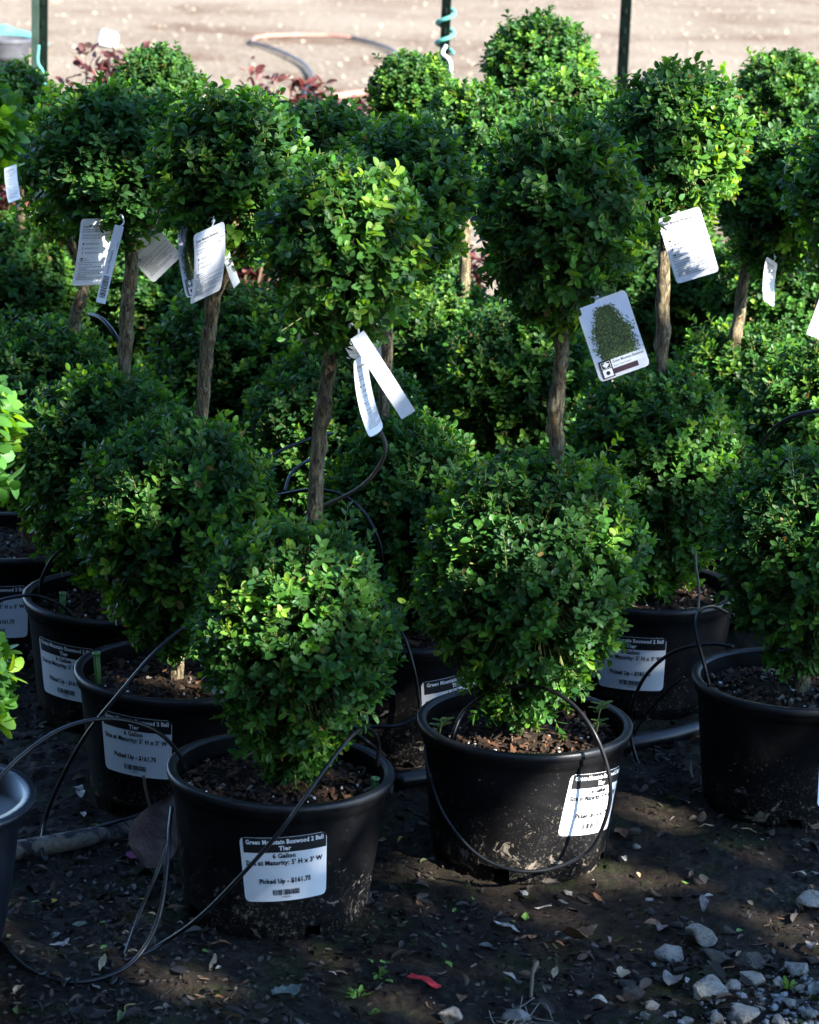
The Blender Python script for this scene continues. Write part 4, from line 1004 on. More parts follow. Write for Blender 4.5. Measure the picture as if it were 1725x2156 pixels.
tube('drip_tube', [P2(1600, 935, 5.2), P2(1640, 893, 5.18), P2(1685, 872, 5.16), P2(1740, 862, 5.15)], 0.0038, M_TUBE, 'tube arching at the right edge among dark leaves')
tube('drip_tube', [P2(700, 1510, 4.42), P2(735, 1535, 4.40), P2(772, 1560, 4.38), P2(812, 1592, 4.40)], 0.003, M_TUBE, 'tube passing behind the frontmost pot rim')
tube('drip_tube', [P2(815, 1290, 4.80), P2(850, 1340, 4.78), P2(872, 1410, 4.77), P2(884, 1480, 4.77), P2(890, 1540, 4.76)], 0.003, M_TUBE, 'tube hanging down the middle pot')
tube('drip_tube', [P2(770, 1400, 4.75), P2(778, 1440, 4.74), P2(774, 1500, 4.74)], 0.0028, M_TUBE, 'thin tube down the shaded side of the middle pot')
tube('drip_tube', [P2(890, 1500, 4.70), P2(850, 1524, 4.68), P2(800, 1530, 4.66), P2(740, 1525, 4.66), P2(700, 1512, 4.66)], 0.0034, M_TUBE, 'tube lying across the front of the middle pot')
tube('drip_tube', [P2(1470, 1290, 4.9), P2(1472, 1240, 4.95), P2(1466, 1195, 5.0), P2(1464, 1160, 5.05)], 0.0022, M_TUBEB, 'thin dry stem like tube hanging beside the right dark pot')
tube('drip_tube', [P2(1320, 1590, 4.95), P2(1345, 1530, 4.95), P2(1390, 1470, 4.92), P2(1440, 1425, 4.88)], 0.0022, M_TUBE, 'thin tube slanting behind the wide loop at right')
tube('drip_tube', [PG(372, 1688, 0.05), PG(320, 1706, 0.04), PG(260, 1726, 0.04), PG(205, 1742, 0.03)], 0.0034, M_TUBE, 'straight tube lying just above the muddy pipe')
tube('irrigation_pipe', [PG(-160, 1822, 0.016), PG(0, 1796, 0.016), PG(120, 1776, 0.016), PG(240, 1752, 0.017), PG(340, 1728, 0.016), PG(600, 1690, 0.016), PG(800, 1650, 0.016)], 0.0155, M_PIPE,
     'thick mud caked black pipe on the soil at left', 'pipe', None, 14)
tube('irrigation_pipe', [PG(830, 1644, 0.016), PG(1000, 1618, 0.016), PG(1180, 1590, 0.016), PG(1390, 1552, 0.017), PG(1520, 1520, 0.016), PG(1900, 1440, 0.016)], 0.0155, M_TUBE, 'thick clean black pipe behind the looped pot', 'pipe', None, 14)
def stake(x, y, Y, label, h=0.05, tilt=0.05):
    root = empty('drip_stake', tuple(pt(x, y, Y=Y) - np.array([0, 0, h]))); root.rotation_euler = (0.05, tilt, 0); tag(root, label, 'drip stake', 'green drip stakes')
    m = MB(); m.lathe([(0.0005, 0), (0.004, 0.002), (0.0043, h * 0.9), (0.0043, h * 0.92)], 12)
    for a in (0, 1.57, 3.14, 4.71): m.box((0.0045 * math.cos(a), 0.0045 * math.sin(a), h * 0.45), (0.0008, 0.0008, h * 0.42))
    link('body', m.mesh('body', M_EMIT), root)
    m = MB(); m.lathe([(0.0043, h * 0.90), (0.0068, h * 0.92), (0.0068, h * 0.99), (0.0058, h), (0.0035, h), (0.003, h * 0.95), (0.0004, h * 0.95)], 14); link('cap', m.mesh('cap', M_EMIT), root)
stake(208, 1372, 4.55, 'upright green plastic stake in the pot behind the frontmost', 0.055, -0.06)
stake(788, 1636, 4.16, 'green stake at the right inside of the frontmost pot', 0.04)
stake(131, 1258 - 12, 4.97, 'green stake cap by the rim of the third pot at left', 0.04)

# ------------------------------------------------------------------ stones, leaves and bits on the near soil
LANDMARKS = [('the frontmost pot', 590, 1900), ('the looped pot', 1100, 1800), ('the pot at the right edge', 1660, 1720), ('the red plastic scrap', 893, 2074), ('the biggest brown leaf', 1215, 1973), ('the largest grey rock', 1495, 2102),
    ('the white lumpy rock', 1582, 2076), ('the pointed tan rock', 1704, 1927), ('the muddy pipe', 160, 1775), ('the curled tube', 150, 2068), ('the holly leaf', 605, 2104), ('the short twig', 1124, 2065), ('the mauve grey leaf', 1022, 1979),
    ('the jagged pale rock', 1483, 1990), ('the slim pale leaf', 1072, 2066), ('the bottom right corner', 1725, 2156), ('the orange leaf before the frontmost pot', 460, 1992), ('the bottom left corner', 0, 2156)]
USED = set()
def where(head, x, y):
    """a label that says where on the soil it lies, by the nearest things one can find"""
    near = sorted(LANDMARKS, key=lambda l: (l[1] - x) ** 2 + (l[2] - y) ** 2)
    for a in near[:3]:
        dx, dy = x - a[1], y - a[2]
        side = ('right of' if dx > 0 else 'left of') if abs(dx) > abs(dy) * 1.2 else ('below' if dy > 0 else 'above')
        for t in ('%s %s %s' % (head, side, a[0]), '%s %s and %s %s' % (head, 'higher' if dy < 0 else 'lower', side, a[0]), '%s well %s %s' % (head, side, a[0]), '%s close %s %s' % (head, side, a[0])):
            if t not in USED and len(t.split()) <= 16: USED.add(t); return t
    return head
STONE_ME = {}
def stone_me(k, mat):
    key = (k, mat.name)
    if key not in STONE_ME:
        V, T = stone_shape(500 + k, 3, 0.72); STONE_ME[key] = mesh_np('stone', V, T, mat, False)
    return STONE_ME[key]
def stone(x, y, w, label=None, mat=None, k=0):
    p = pt(x, y, 0.006); s = 0.5 * w / pxm(p[1]) * (1.32 if w > 40 else 1.1)
    o = link('stone', stone_me(k % 7, mat or M_STONE), None, (p[0], p[1], gz(p[0], p[1]) + s * 0.34), (rng.normal() * 0.15, rng.normal() * 0.15, rng.random() * 6.28), (s, s, s * rng.uniform(0.85, 1.05)))
    tag(o, label or where('small %s stone' % ('dark' if mat is M_STONED else 'pale'), x, y), 'stone', 'stones at the bottom right corner'); return o
E2 = lambda x, y: (862.5 + x * 0.5, 1586 + y * 0.5)
for i, (x, y, w, lab, mt) in enumerate([
    (1088, 862, 118, 'pale rounded rock with flat side, leftmost of the big rocks', 0), (1242, 808, 130, 'pale jagged rock above the other big rocks', 0),
    (1266, 1032, 152, 'largest grey rock near the bottom right', 0), (1440, 980, 108, 'bright white lumpy rock right of the largest grey rock', 0),
    (1684, 682, 105, 'pointed tan rock at the right edge of the photo', 0), (1364, 1012, 68, 'small rock squeezed between the grey and the white rock', 0),
    (1292, 892, 118, 'dark grey flat rock above the largest grey rock', 1), (1425, 906, 125, 'dark half buried flat rock above the white rock', 1),
    (1640, 932, 92, 'blue grey angular rock near the right edge', 0), (1555, 978, 72, None, 0), (1600, 1078, 78, None, 0), (1642, 1008, 46, None, 0),
    (935, 1032, 88, 'brownish rounded rock left of the largest grey rock', 1), (920, 985, 80, None, 1), (1025, 1082, 74, None, 0), (1105, 1108, 52, None, 0), (1162, 1128, 62, None, 0),
    (1230, 565, 70, 'brown pebble with crusted top in the middle of the soil', 1), (1146, 712, 46, None, 1), (1130, 742, 52, None, 1), (955, 425, 42, 'small tan stone beside the right front pot foot', 0),
    (944, 142, 56, 'tan stone right of the sticker of the looped pot', 1), (673, 577, 40, 'small cream pebble under the notch of the looped pot', 0), (175, 1128, 104, 'blue grey stone cut by the bottom edge left of the twig', 0),
    (945, 378, 60, 'dark stone touching the foot of the looped pot', 1), (1400, 1128, 120, None, 0), (1690, 1118, 80, None, 0), (1560, 1135, 80, None, 0), (1300, 1140, 70, None, 0),
    (1330, 780, 70, None, 1), (1500, 880, 60, None, 1), (1535, 900, 46, None, 1), (1490, 985, 44, None, 1), (1580, 925, 40, None, 0), (1480, 1090, 40, None, 0), (1255, 1125, 44, None, 1), (1700, 890, 70, None, 1),
    (1050, 965, 50, None, 1), (990, 1130, 50, None, 0), (710, 1010, 34, None, 0), (1015, 665, 40, None, 1), (925, 645, 36, None, 1), (935, 670, 34, None, 1), (1210, 890, 60, None, 1), (1485, 370, 26, None, 0)]):
    xx, yy = E2(x, y); stone(xx, yy, w * 0.5, lab, M_STONED if mt else M_STONE, i)
# gravel: grey bits thickening towards the bottom right corner
sp, sz = [], []
while len(sp) < 600:
    x, y = rng.uniform(900, 1800), rng.uniform(1750, 2200)
    dens = np.clip((y - 2040) / 220 + (x - 1560) / 600, 0.03, 1) ** 1.8
    if rng.random() > dens: continue
    p = pt(x, y, 0.006); sp.append((p[0], p[1], gz(p[0], p[1]) + 0.001)); sz.append(0.002 + 0.0085 * rng.random() ** 2.5)
tag(link('gravel', scatter_stones('gravel', np.array(sp), np.array(sz), M_GRAV)), 'fine grey gravel in the bottom right corner', 'gravel', kind='stuff')

def dead_leaf_mesh(seed, mat, kind='oval'):
    r = np.random.default_rng(seed); n = 9; V, T = [], []
    cl = r.uniform(-0.25, 0.35); fo = r.uniform(0.05, 0.6); tw = r.normal() * 0.35; asy = r.uniform(0.85, 1.15); peak = r.uniform(0.35, 0.6)
    wmax = {'oval': 0.50, 'narrow': 0.27, 'broad': 0.66, 'spiny': 0.55}[kind]
    for i in range(n + 1):
        t = i / n; w = wmax * 0.5 * (math.sin(math.pi * t ** (math.log(0.5) / math.log(peak)))) ** 0.85 if 0 < t < 1 else 0.006
        if kind == 'spiny' and i % 2: w *= 1.3
        z = cl * math.sin(math.pi * t) * 0.5 + 0.04 * math.sin(7 * t + seed)
        for k, sx in enumerate((-1, -0.5, 0, 0.5, 1)):
            y = sx * w * (asy if sx > 0 else 1); zz = z + fo * abs(y) + tw * y * (t - 0.5) + 0.015 * r.normal()
            V.append((t - 0.5, y, zz))
    for i in range(n):
        for k in range(4):
            a = i * 5 + k; T += [(a, a + 1, a + 6), (a, a + 6, a + 5)]
    V = np.array(V); V2 = V - np.array([0, 0, 0.012]); N_ = len(V)
    VV = np.concatenate([V, V2]); TT = np.concatenate([np.array(T), np.array(T)[:, ::-1] + N_])
    st = MB(); 
    return mesh_np('fallen_leaf', VV, TT, mat, True)
LEAF_ME = {}
def fallen(x, y, length, ang, col, kind='oval', label=None, lift=0.004, seed=0, tilt=0.15):
    p = pt(x, y, 0.008); L = length / pxm(p[1])
    key = (col, kind, seed % 3)
    if key not in LEAF_ME: LEAF_ME[key] = dead_leaf_mesh(seed % 3 + 7 * len(LEAF_ME), DEAD[col], kind)
    a = math.radians(ang); foreshort = 1.0 / math.sqrt(math.cos(a) ** 2 + (0.37 * math.sin(a)) ** 2); a2 = math.atan2(math.sin(a) / 0.37, math.cos(a))
    L = min(L * foreshort, L * 2.0)
    o = link('fallen_leaf', LEAF_ME[key], None, (p[0], p[1], gz(p[0], p[1]) + lift + 0.1 * L), (rng.normal() * tilt, rng.normal() * tilt, a2), (L, L, L))
    nm = {'brown': 'brown', 'rust': 'rust orange', 'tan': 'tan', 'pale': 'pale bleached', 'grey': 'grey brown', 'dark': 'dark', 'green': 'fresh green', 'yellow': 'yellow green', 'petal': 'magenta', 'holly': 'grey green spiny'}[col]
    tag(o, label or where('small %s leaf' % nm, x, y), 'leaf', 'small %s fallen leaves' % nm); return o
R2 = lambda x, y: (862.5 + x * 0.5, 1586 + y * 0.5)
L2 = lambda x, y: (x * 0.5, 1586 + y * 0.5)
for i, (sd, x, y, l, a, col, kind, lab) in enumerate([
    ('R', 790, 587, 78, -30, 'rust', 'narrow', 'orange brown leaf below the notch of the looped pot'), ('R', 706, 775, 165, -42, 'brown', 'broad', 'biggest brown leathery leaf on the soil'),
    ('R', 612, 796, 112, -18, 'rust', 'narrow', 'long orange leaf touching the biggest brown leaf'), ('R', 500, 755, 88, 10, 'rust', 'narrow', 'thin rust leaf left of the biggest brown leaf'),
    ('R', 433, 686, 36, -30, 'yellow', 'oval', 'small golden leaf above the pale curled leaf'), ('R', 320, 786, 68, -8, 'grey', 'oval', 'rounded mauve grey leaf in the middle'),
    ('R', 412, 708, 135, -12, 'pale', 'narrow', 'pale curled leaf at the middle of the soil'), ('R', 1065, 735, 75, 35, 'grey', 'oval', 'silvery cupped leaf above the leftmost big rock'),
    ('R', 1022, 722, 90, 8, 'brown', 'oval', None), ('R', 1235, 672, 76, 80, 'grey', 'narrow', 'upright grey leaf in the right half'), ('R', 1256, 640, 46, 8, 'pale', 'oval', None),
    ('R', 420, 960, 78, -22, 'pale', 'narrow', 'slim pale leaf right of the red plastic'), ('R', 895, 945, 62, 75, 'tan', 'oval', 'tan leaf standing beside the brownish rock'), ('R', 868, 922, 34, -30, 'pale', 'narrow', None),
    ('R', 797, 1046, 88, -4, 'pale', 'oval', 'bleached leaf near the bottom middle'), ('R', 1102, 980, 90, 55, 'grey', 'broad', 'folded grey leaf left of the largest grey rock'), ('R', 1515, 611, 46, 0, 'rust', 'oval', None),
    ('R', 1640, 534, 80, -25, 'pale', 'narrow', None), ('R', 1700, 540, 70, 0, 'grey', 'narrow', None), ('R', 1160, 577, 44, -20, 'green', 'narrow', None), ('R', 188, 656, 40, 50, 'green', 'narrow', None), ('R', 490, 667, 34, 80, 'green', 'oval', None),
    ('R', 274, 607, 42, -28, 'green', 'narrow', None), ('R', 166, 882, 44, -30, 'green', 'oval', None), ('R', 1386, 784, 38, 20, 'green', 'broad', None), ('R', 886, 378, 74, -40, 'brown', 'broad', 'rust brown leaf leaning by the looped pot foot'),
    ('R', 216, 1056, 54, 75, 'brown', 'oval', 'brown leaf below the red plastic'), ('R', 756, 740, 42, 5, 'tan', 'oval', None), ('R', 954, 836, 66, -25, 'yellow', 'oval', 'yellow olive leaf right of the biggest brown leaf'),
    ('R', 900, 470, 40, -40, 'pale', 'oval', None), ('R', 965, 512, 26, -50, 'tan', 'oval', None), ('R', 1690, 600, 30, -40, 'rust', 'oval', None), ('R', 1285, 852, 40, 80, 'rust', 'oval', None), ('R', 1340, 928, 70, 10, 'rust', 'narrow', None),
    ('R', 1385, 868, 50, 35, 'tan', 'narrow', None), ('R', 1165, 992, 40, 70, 'pale', 'narrow', None), ('R', 1690, 835, 56, 70, 'grey', 'oval', None), ('R', 1700, 1020, 60, 60, 'holly', 'oval', None), ('R', 1480, 1048, 50, 5, 'tan', 'narrow', None),
    ('R', 1300, 1075, 50, 35, 'pale', 'narrow', None), ('R', 680, 1015, 50, -40, 'pale', 'narrow', None), ('R', 610, 930, 60, 65, 'tan', 'narrow', None), ('R', 120, 955, 80, 10, 'tan', 'narrow', None), ('R', 780, 800, 60, -50, 'grey', 'narrow', None),
    ('R', 840, 760, 40, -60, 'grey', 'narrow', None), ('R', 1250, 330, 70, 5, 'grey', 'narrow', None), ('R', 1430, 332, 70, -5, 'tan', 'narrow', None), ('R', 510, 570, 50, 40, 'dark', 'oval', None), ('R', 640, 610, 70, -10, 'grey', 'narrow', None), ('R', 560, 625, 80, 5, 'pale', 'narrow', None),
    ('L', 920, 813, 112, 2, 'rust', 'narrow', 'orange leaf lying before the frontmost pot'), ('L', 895, 910, 60, 62, 'tan', 'narrow', 'tan leaf in the middle below the frontmost pot'), ('L', 82, 997, 84, 50, 'tan', 'narrow', 'tan leaf near the lower left edge'),
    ('L', 550, 1087, 68, 32, 'yellow', 'oval', 'yellow green leaf at the bottom left'), ('L', 255, 808, 96, 8, 'pale', 'narrow', 'pale green leaf with pointed tip at left'), ('L', 275, 785, 60, 50, 'pale', 'narrow', None), ('L', 440, 832, 44, 30, 'green', 'oval', None),
    ('L', 432, 712, 34, -50, 'green', 'oval', None), ('L', 20, 714, 56, 25, 'yellow', 'narrow', 'yellow green leaf at the left edge'), ('L', 385, 792, 46, 25, 'tan', 'narrow', None), ('L', 665, 1100, 52, -4, 'tan', 'oval', None), ('L', 1055, 937, 40, 20, 'tan', 'broad', None),
    ('L', 1210, 1037, 155, 18, 'holly', 'spiny', 'spiny grey green holly leaf at the bottom middle'), ('L', 408, 292, 58, 0, 'green', 'narrow', None), ('L', 350, 243, 40, -50, 'pale', 'oval', None), ('L', 340, 190, 50, -60, 'pale', 'oval', None), ('L', 330, 150, 80, -30, 'grey', 'oval', None),
    ('L', 565, 440, 100, -20, 'petal', 'broad', 'crumpled magenta petal beside the muddy pipe'), ('L', 340, 720, 76, 10, 'holly', 'oval', None), ('L', 600, 620, 28, 0, 'yellow', 'oval', None), ('L', 530, 755, 40, 30, 'tan', 'oval', None), ('L', 430, 912, 60, 75, 'tan', 'narrow', None),
    ('L', 640, 675, 40, -10, 'tan', 'oval', None), ('L', 555, 855, 50, 5, 'tan', 'oval', None), ('L', 760, 705, 30, 0, 'pale', 'oval', None), ('L', 920, 928, 34, 20, 'pale', 'oval', None), ('L', 1440, 945, 60, -5, 'tan', 'narrow', None), ('L', 1400, 945, 40, -10, 'pale', 'narrow', None),
    ('L', 870, 832, 40, 5, 'green', 'oval', None), ('L', 95, 860, 30, 50, 'tan', 'oval', None), ('L', 170, 500, 60, -10, 'brown', 'oval', None), ('L', 240, 760, 60, 40, 'grey', 'oval', None), ('L', 400, 995, 70, -30, 'grey', 'oval', None), ('L', 1560, 880, 40, -40, 'green', 'oval', None),
    ('L', 1620, 900, 50, 10, 'green', 'oval', None), ('L', 1590, 970, 46, 30, 'green', 'oval', None), ('L', 1640, 975, 44, -20, 'green', 'oval', None), ('L', 1510, 1020, 60, 5, 'green', 'broad', None), ('L', 1490, 1045, 50, 70, 'green', 'narrow', None), ('L', 150, 625, 40, 0, 'green', 'oval', None),
    ('L', 1690, 380, 60, 30, 'yellow', 'narrow', None), ('L', 1610, 380, 36, 60, 'brown', 'oval', None), ('L', 230, 625, 36, 40, 'yellow', 'oval', None), ('L', 350, 440, 70, 20, 'dark', 'oval', None)]):
    q = R2(x, y) if sd == 'R' else L2(x, y)
    fallen(q[0], q[1], l * 0.5, a, col, kind, lab, seed=i)
# the great brown leaf leaning on the frontmost pot
o = link('big_dead_leaf', dead_leaf_mesh(77, dead_leaf_mat('dead_plum_brown', (0.20, 0.14, 0.12), 0.35), 'broad'), None, tuple(pt(333, 1760, Y=4.24) + np.array([0.0, 0, 0.01])), (math.radians(72), math.radians(-70), math.radians(8)), (0.125, 0.125, 0.125))
tag(o, 'large plum brown leaf leaning against the frontmost pot by the pipe', 'leaf')
m = MB(); a_ = pt(318, 1705, Y=4.24); m.tube(spline([a_, a_ + np.array([-0.008, 0, 0.03]), a_ + np.array([-0.012, 0, 0.055])], 4), 0.0025, 6)
mm = m.mesh('stalk', M_TWIGB); st = link('stalk', mm); st.parent = o; st.matrix_parent_inverse = Matrix.LocRotScale(o.location, o.rotation_euler, o.scale).inverted()
# dark litter, too much to count
def litter():
    r = np.random.default_rng(71); N = 17000
    P = np.zeros((N, 3)); x = r.uniform(-0.85, 0.95, N); y = 3.5 + 1.75 * r.random(N) ** 1.35
    z = gza(x, y); P[:, 0] = x; P[:, 1] = y; P[:, 2] = z + r.uniform(0.001, 0.006, N)
    drift = vnoise(P * np.array([1, 1, 0]), 17, 7) + 0.5 * vnoise(P * np.array([1, 1, 0]), 18, 21)
    D = r.normal(size=(N, 3)) * np.array([1, 1, 0.35]); Nn = np.array([0, 0, 1.0]) + r.normal(size=(N, 3)) * 0.7
    kp = drift + r.normal(size=N) * 0.5 > 0.0
    P = P[kp]; D = D[kp]; Nn = Nn[kp]; N = len(P)
    L = r.uniform(0.004, 0.016, N) * np.where(r.random(N) < 0.14, 2.2, 1.0); W = L * r.uniform(0.22, 0.6, N)
    pal = np.array([(0.018, 0.013, 0.010), (0.035, 0.026, 0.019), (0.07, 0.05, 0.035), (0.11, 0.085, 0.065), (0.16, 0.09, 0.05), (0.05, 0.09, 0.02)])
    C = pal[r.choice(6, N, p=[0.40, 0.33, 0.15, 0.06, 0.04, 0.02])] * r.uniform(0.7, 1.3, (N, 1))
    V, T = leaves_mesh(P, D, Nn, L, W, r.uniform(-2, 4, N))
    return mesh_np('leaf_litter', V, T, M_LITTER, True, np.repeat(C, len(LT_V), axis=0))
tag(link('leaf_litter', litter()), 'dark rotting leaf litter covering the soil', 'leaf litter', kind='stuff')
n = 6500
cx_ = rng.uniform(-0.8, 0.9, n); cy_ = 3.5 + 1.5 * rng.random(n) ** 1.3
tag(link('soil_clods', scatter_stones('soil_clods', np.stack([cx_, cy_, gza(cx_, cy_)], 1), 0.0012 + 0.0080 * rng.random(n) ** 3.0, M_SOIL, 6)), 'crumbly dark clods of wet soil', 'soil', kind='stuff')
# small weeds and moss tufts
def sprout(x, y, s, label):
    p = pt(x, y, 0.006); r = np.random.default_rng(int(x)); root = empty('seedling', (p[0], p[1], gz(p[0], p[1]))); tag(root, label, 'seedling', 'green seedlings on the soil')
    n = 9; D = np.stack([r.normal(size=n), r.normal(size=n), np.full(n, 0.8)], 1); P = unit(D) * s * 0.25
    V, T = leaves_mesh(P, D, np.array([[0, 0, 1.0]] * n) + r.normal(size=(n, 3)) * 0.3, r.uniform(0.6, 1.1, n) * s, r.uniform(0.3, 0.5, n) * s)
    link('leaves', mesh_np('leaves', V, T, M_SPROUT, True, np.repeat(np.array([(0.10, 0.20, 0.03)]) * r.uniform(0.7, 1.3, (n, 1)), len(LT_V), axis=0)), root)
    m = MB(); m.tube([(0, 0, -0.004), (0, 0, s * 0.3)], 0.0012, 5); link('stem', m.mesh('stem', M_TWIG), root)
for x, y, s, lb in ((1662, 2085, 0.016, 'grassy seedling between the white rock and the edge'), (800, 2065, 0.013, 'seedling left of the red plastic'), (755, 2105, 0.016, 'seedling at the lower middle beside the holly leaf'),
                    (400, 1612, 0.012, 'fresh sprig inside the left rim of the frontmost pot'), (768, 1652, 0.011, 'sprig inside the right rim of the frontmost pot')):
    sprout(x, y, s, lb)
def pot_sprig(x, y, Y, s, label):
    root = empty('sprig', tuple(pt(x, y, Y=Y))); tag(root, label, 'sprig', 'loose boxwood sprigs in the pots'); r = np.random.default_rng(int(x + y))
    P, D, Nn = [], [], []
    for k in range(4):
        for sg in (-1, 1):
            P.append((0.002 * k, 0, 0.004 * k - 0.012)); D.append((sg * (1 if k % 2 else 0.3), sg * (0.3 if k % 2 else 1), 0.45)); Nn.append((0, 0, 1))
    V, T = leaves_mesh(np.array(P, float), np.array(D, float), np.array(Nn, float), np.full(8, s), np.full(8, s * 0.55))
    link('leaves', mesh_np('leaves', V, T, M_SPROUT, True, np.repeat(np.array([(0.07, 0.13, 0.03)]) * r.uniform(0.7, 1.4, (8, 1)), len(LT_V), axis=0)), root)
    m = MB(); m.tube([(0, 0, -0.03), (0.004, 0, 0.0)], 0.0012, 5); link('stem', m.mesh('stem', M_TWIG), root)
pot_sprig(925, 1520, 4.36, 0.020, 'sprig at the left inside of the looped pot'); pot_sprig(1260, 1485, 4.42, 0.020, 'sprig at the right inside of the looped pot'); pot_sprig(1255, 1520, 4.40, 0.016, 'lower sprig at the right inside of the looped pot')
# red plastic scrap, twig, dry root ball
m = MB()
nx = 9
for s_ in (0, 1):
    for i in range(nx + 1):
        t = i / nx; x = (t - 0.5) * 0.078
        for k in range(4):
            y = (k / 3 - 0.5) * 0.021 * (0.85 + 0.25 * math.sin(9 * t + k)); m.v.append((x, y, 0.004 * math.sin(3.1 * t) + 0.003 * math.cos(k * 1.4) - 0.0012 * s_))
for s_ in (0, 1):
    o_ = s_ * (nx + 1) * 4
    for i in range(nx):
        for k in range(3):
            a = o_ + i * 4 + k; f = (a, a + 4, a + 5, a + 1); m.f.append(f if s_ == 0 else f[::-1]); m.m.append(0)
p = pt(893, 2074, 0.012)
tag(link('plastic_scrap', m.mesh('plastic_scrap', M_REDP), None, (p[0], p[1], gz(p[0], p[1]) + 0.008), (0.25, 0.1, -0.55), (0.66, 0.75, 0.75)), 'faded red plastic scrap on the soil at the bottom middle', 'scrap')
a_, b_ = pt(1131, 2026, 0.02), pt(1118, 2102, 0.012); m = MB(); m.tube(spline([a_, a_ * 0.6 + b_ * 0.4 + np.array([-0.003, 0, 0.006]), b_], 5), [0.0035, 0.004, 0.0032, 0.003, 0.0042, 0.003, 0.0028, 0.0034, 0.003, 0.0025, 0.003], 7)
tag(link('twig', m.mesh('twig', M_TWIGB)), 'short knobbly twig pointing at the bottom edge', 'twig')
m = MB(); r = np.random.default_rng(5); c_ = pt(1092, 2140, 0.012)
V_, T_2 = stone_shape(640, 3, 0.7); V_ = V_ * (1 + 0.18 * vnoise(V_, 3, 17))[:, None] * 0.021 + c_; m.add([tuple(v) for v in V_], [tuple(t) for t in T_2])
for k in range(16):
    q = c_ + r.normal(size=3) * np.array([0.018, 0.02, 0.006]); q[2] = abs(q[2] - 0.006) + 0.008; d = r.normal(size=3) * np.array([0.02, 0.02, 0.008])
    m.tube(spline([q - d, q + r.normal(size=3) * 0.006, q + d], 4), 0.0008, 4, cap=False)
tag(link('dry_root_clump', m.mesh('dry_root_clump', DEAD['grey'])), 'clump of dry pale roots cut by the bottom edge', 'roots')

# ------------------------------------------------------------------ behind: posts, hose, bucket, tarp
def t_post(x, y0, Y, label, mat, flange=0.034, rz=0.0, studs=True):
    p = pt(x, y0, Y=Y); root = empty('fence_post', (p[0], p[1], 0), (0, 0, rz)); tag(root, label, 'fence post', 'metal fence posts at the edge of the yard')
    m = MB(); m.box((0, 0, 0.85), (flange / 2, 0.002, 0.85)); m.box((0, 0.0145, 0.85), (0.002, 0.012, 0.85)); link('shaft', m.mesh('shaft', mat, False), root)
    if studs:
        m = MB()
        for k in range(28): m.box((0, -0.0045, 0.12 + 0.056 * k), (0.005, 0.0028, 0.008))
        link('studs', m.mesh('studs', mat, False), root)
    return root, p
t_post(1316, 60, 8.6, 'dark green metal post at the upper right', M_POST, 0.034, -0.55)
rt_, p_ = t_post(938, 60, 8.4, 'dark green post tied with teal twine at the top centre', M_POST, 0.028, -0.5)
t_post(90, 60, 8.2, 'dark post of the pair at the upper left', M_POST, 0.030, -0.3)
t_post(74, 60, 8.15, 'pale grey green post of the pair at the upper left', M_POSTL, 0.020, -0.2, False)
def twine(pts, r, mat, label): tube('twine', pts, r, mat, label, 'twine', 'twine tied to the posts', 6)
cx, cy = p_[0], 8.4
hel = [(cx + 0.024 * math.cos(a), cy + 0.010 + 0.026 * math.sin(a), 0.84 + 0.009 * a) for a in np.linspace(0, 14, 40)]
twine(hel, 0.006, M_TEAL, 'teal twine wound round the post at the top centre')
twine([pt(940, 95, Y=8.36), pt(932, 112, Y=8.36), pt(945, 125, Y=8.35), pt(950, 150, Y=8.35), pt(948, 200, Y=8.35)], 0.005, M_TWINE, 'pale twine end hanging from the tied post')
twine([pt(82, 95, Y=8.1), pt(80, 130, Y=8.1), pt(90, 150, Y=8.1), pt(95, 178, Y=8.1)], 0.004, M_TEAL, 'green twine end hanging at the left post pair')
HZ = 0.006
hp = [(640, 215), (650, 185), (657, 160), (640, 135), (612, 118), (575, 102), (540, 92), (530, 87), (545, 78), (600, 74), (680, 74), (740, 79), (790, 92), (825, 105), (850, 125), (862, 150)]
H = [pt(x, y, HZ) for x, y in hp]
root = empty('garden_hose', tuple(H[7])); tag(root, 'faded red and black garden hose curving over the sunlit yard', 'hose')
for nm, seg, mt in (('dark_length', H[:8], M_HOSEK), ('red_length', H[7:12], M_HOSER), ('dark_end', H[11:], M_HOSEK)):
    m = MB(); m.tube(spline([q - H[7] for q in seg], 8), 0.0095, 10); link(nm, m.mesh(nm, mt), root)
q = [pt(700, 205, HZ), pt(760, 196, HZ), pt(830, 196, HZ), pt(880, 205, HZ)]
m = MB(); m.tube(spline(q, 6), 0.016, 8); tag(link('garden_hose', m.mesh('garden_hose', M_HOSER)), 'pinkish hose length lying low behind the red sprigs', 'hose')
q = [pt(150, 235, HZ), pt(190, 228, HZ), pt(240, 230, HZ), pt(290, 245, HZ)]
m = MB(); m.tube(spline(q, 6), 0.018, 8); tag(link('garden_hose', m.mesh('garden_hose', M_HOSER)), 'pink hose length behind the left red sprigs', 'hose')
p = pt(12, 150, 0.0); root = empty('bucket', (p[0], p[1], 0)); tag(root, 'grey black nursery tub below the teal tarp at the upper left', 'bucket')
m = MB(); m.lathe([(0.10, 0), (0.125, 0.14), (0.128, 0.145), (0.135, 0.15), (0.135, 0.165), (0.12, 0.165), (0.11, 0.03), (0.001, 0.03)], 40); link('body', m.mesh('body', M_GREYPOT), root)
m = MB(); m.lathe([(0.001, 0.13), (0.115, 0.13)], 24); link('soil', m.mesh('soil', M_POTSOIL), root)
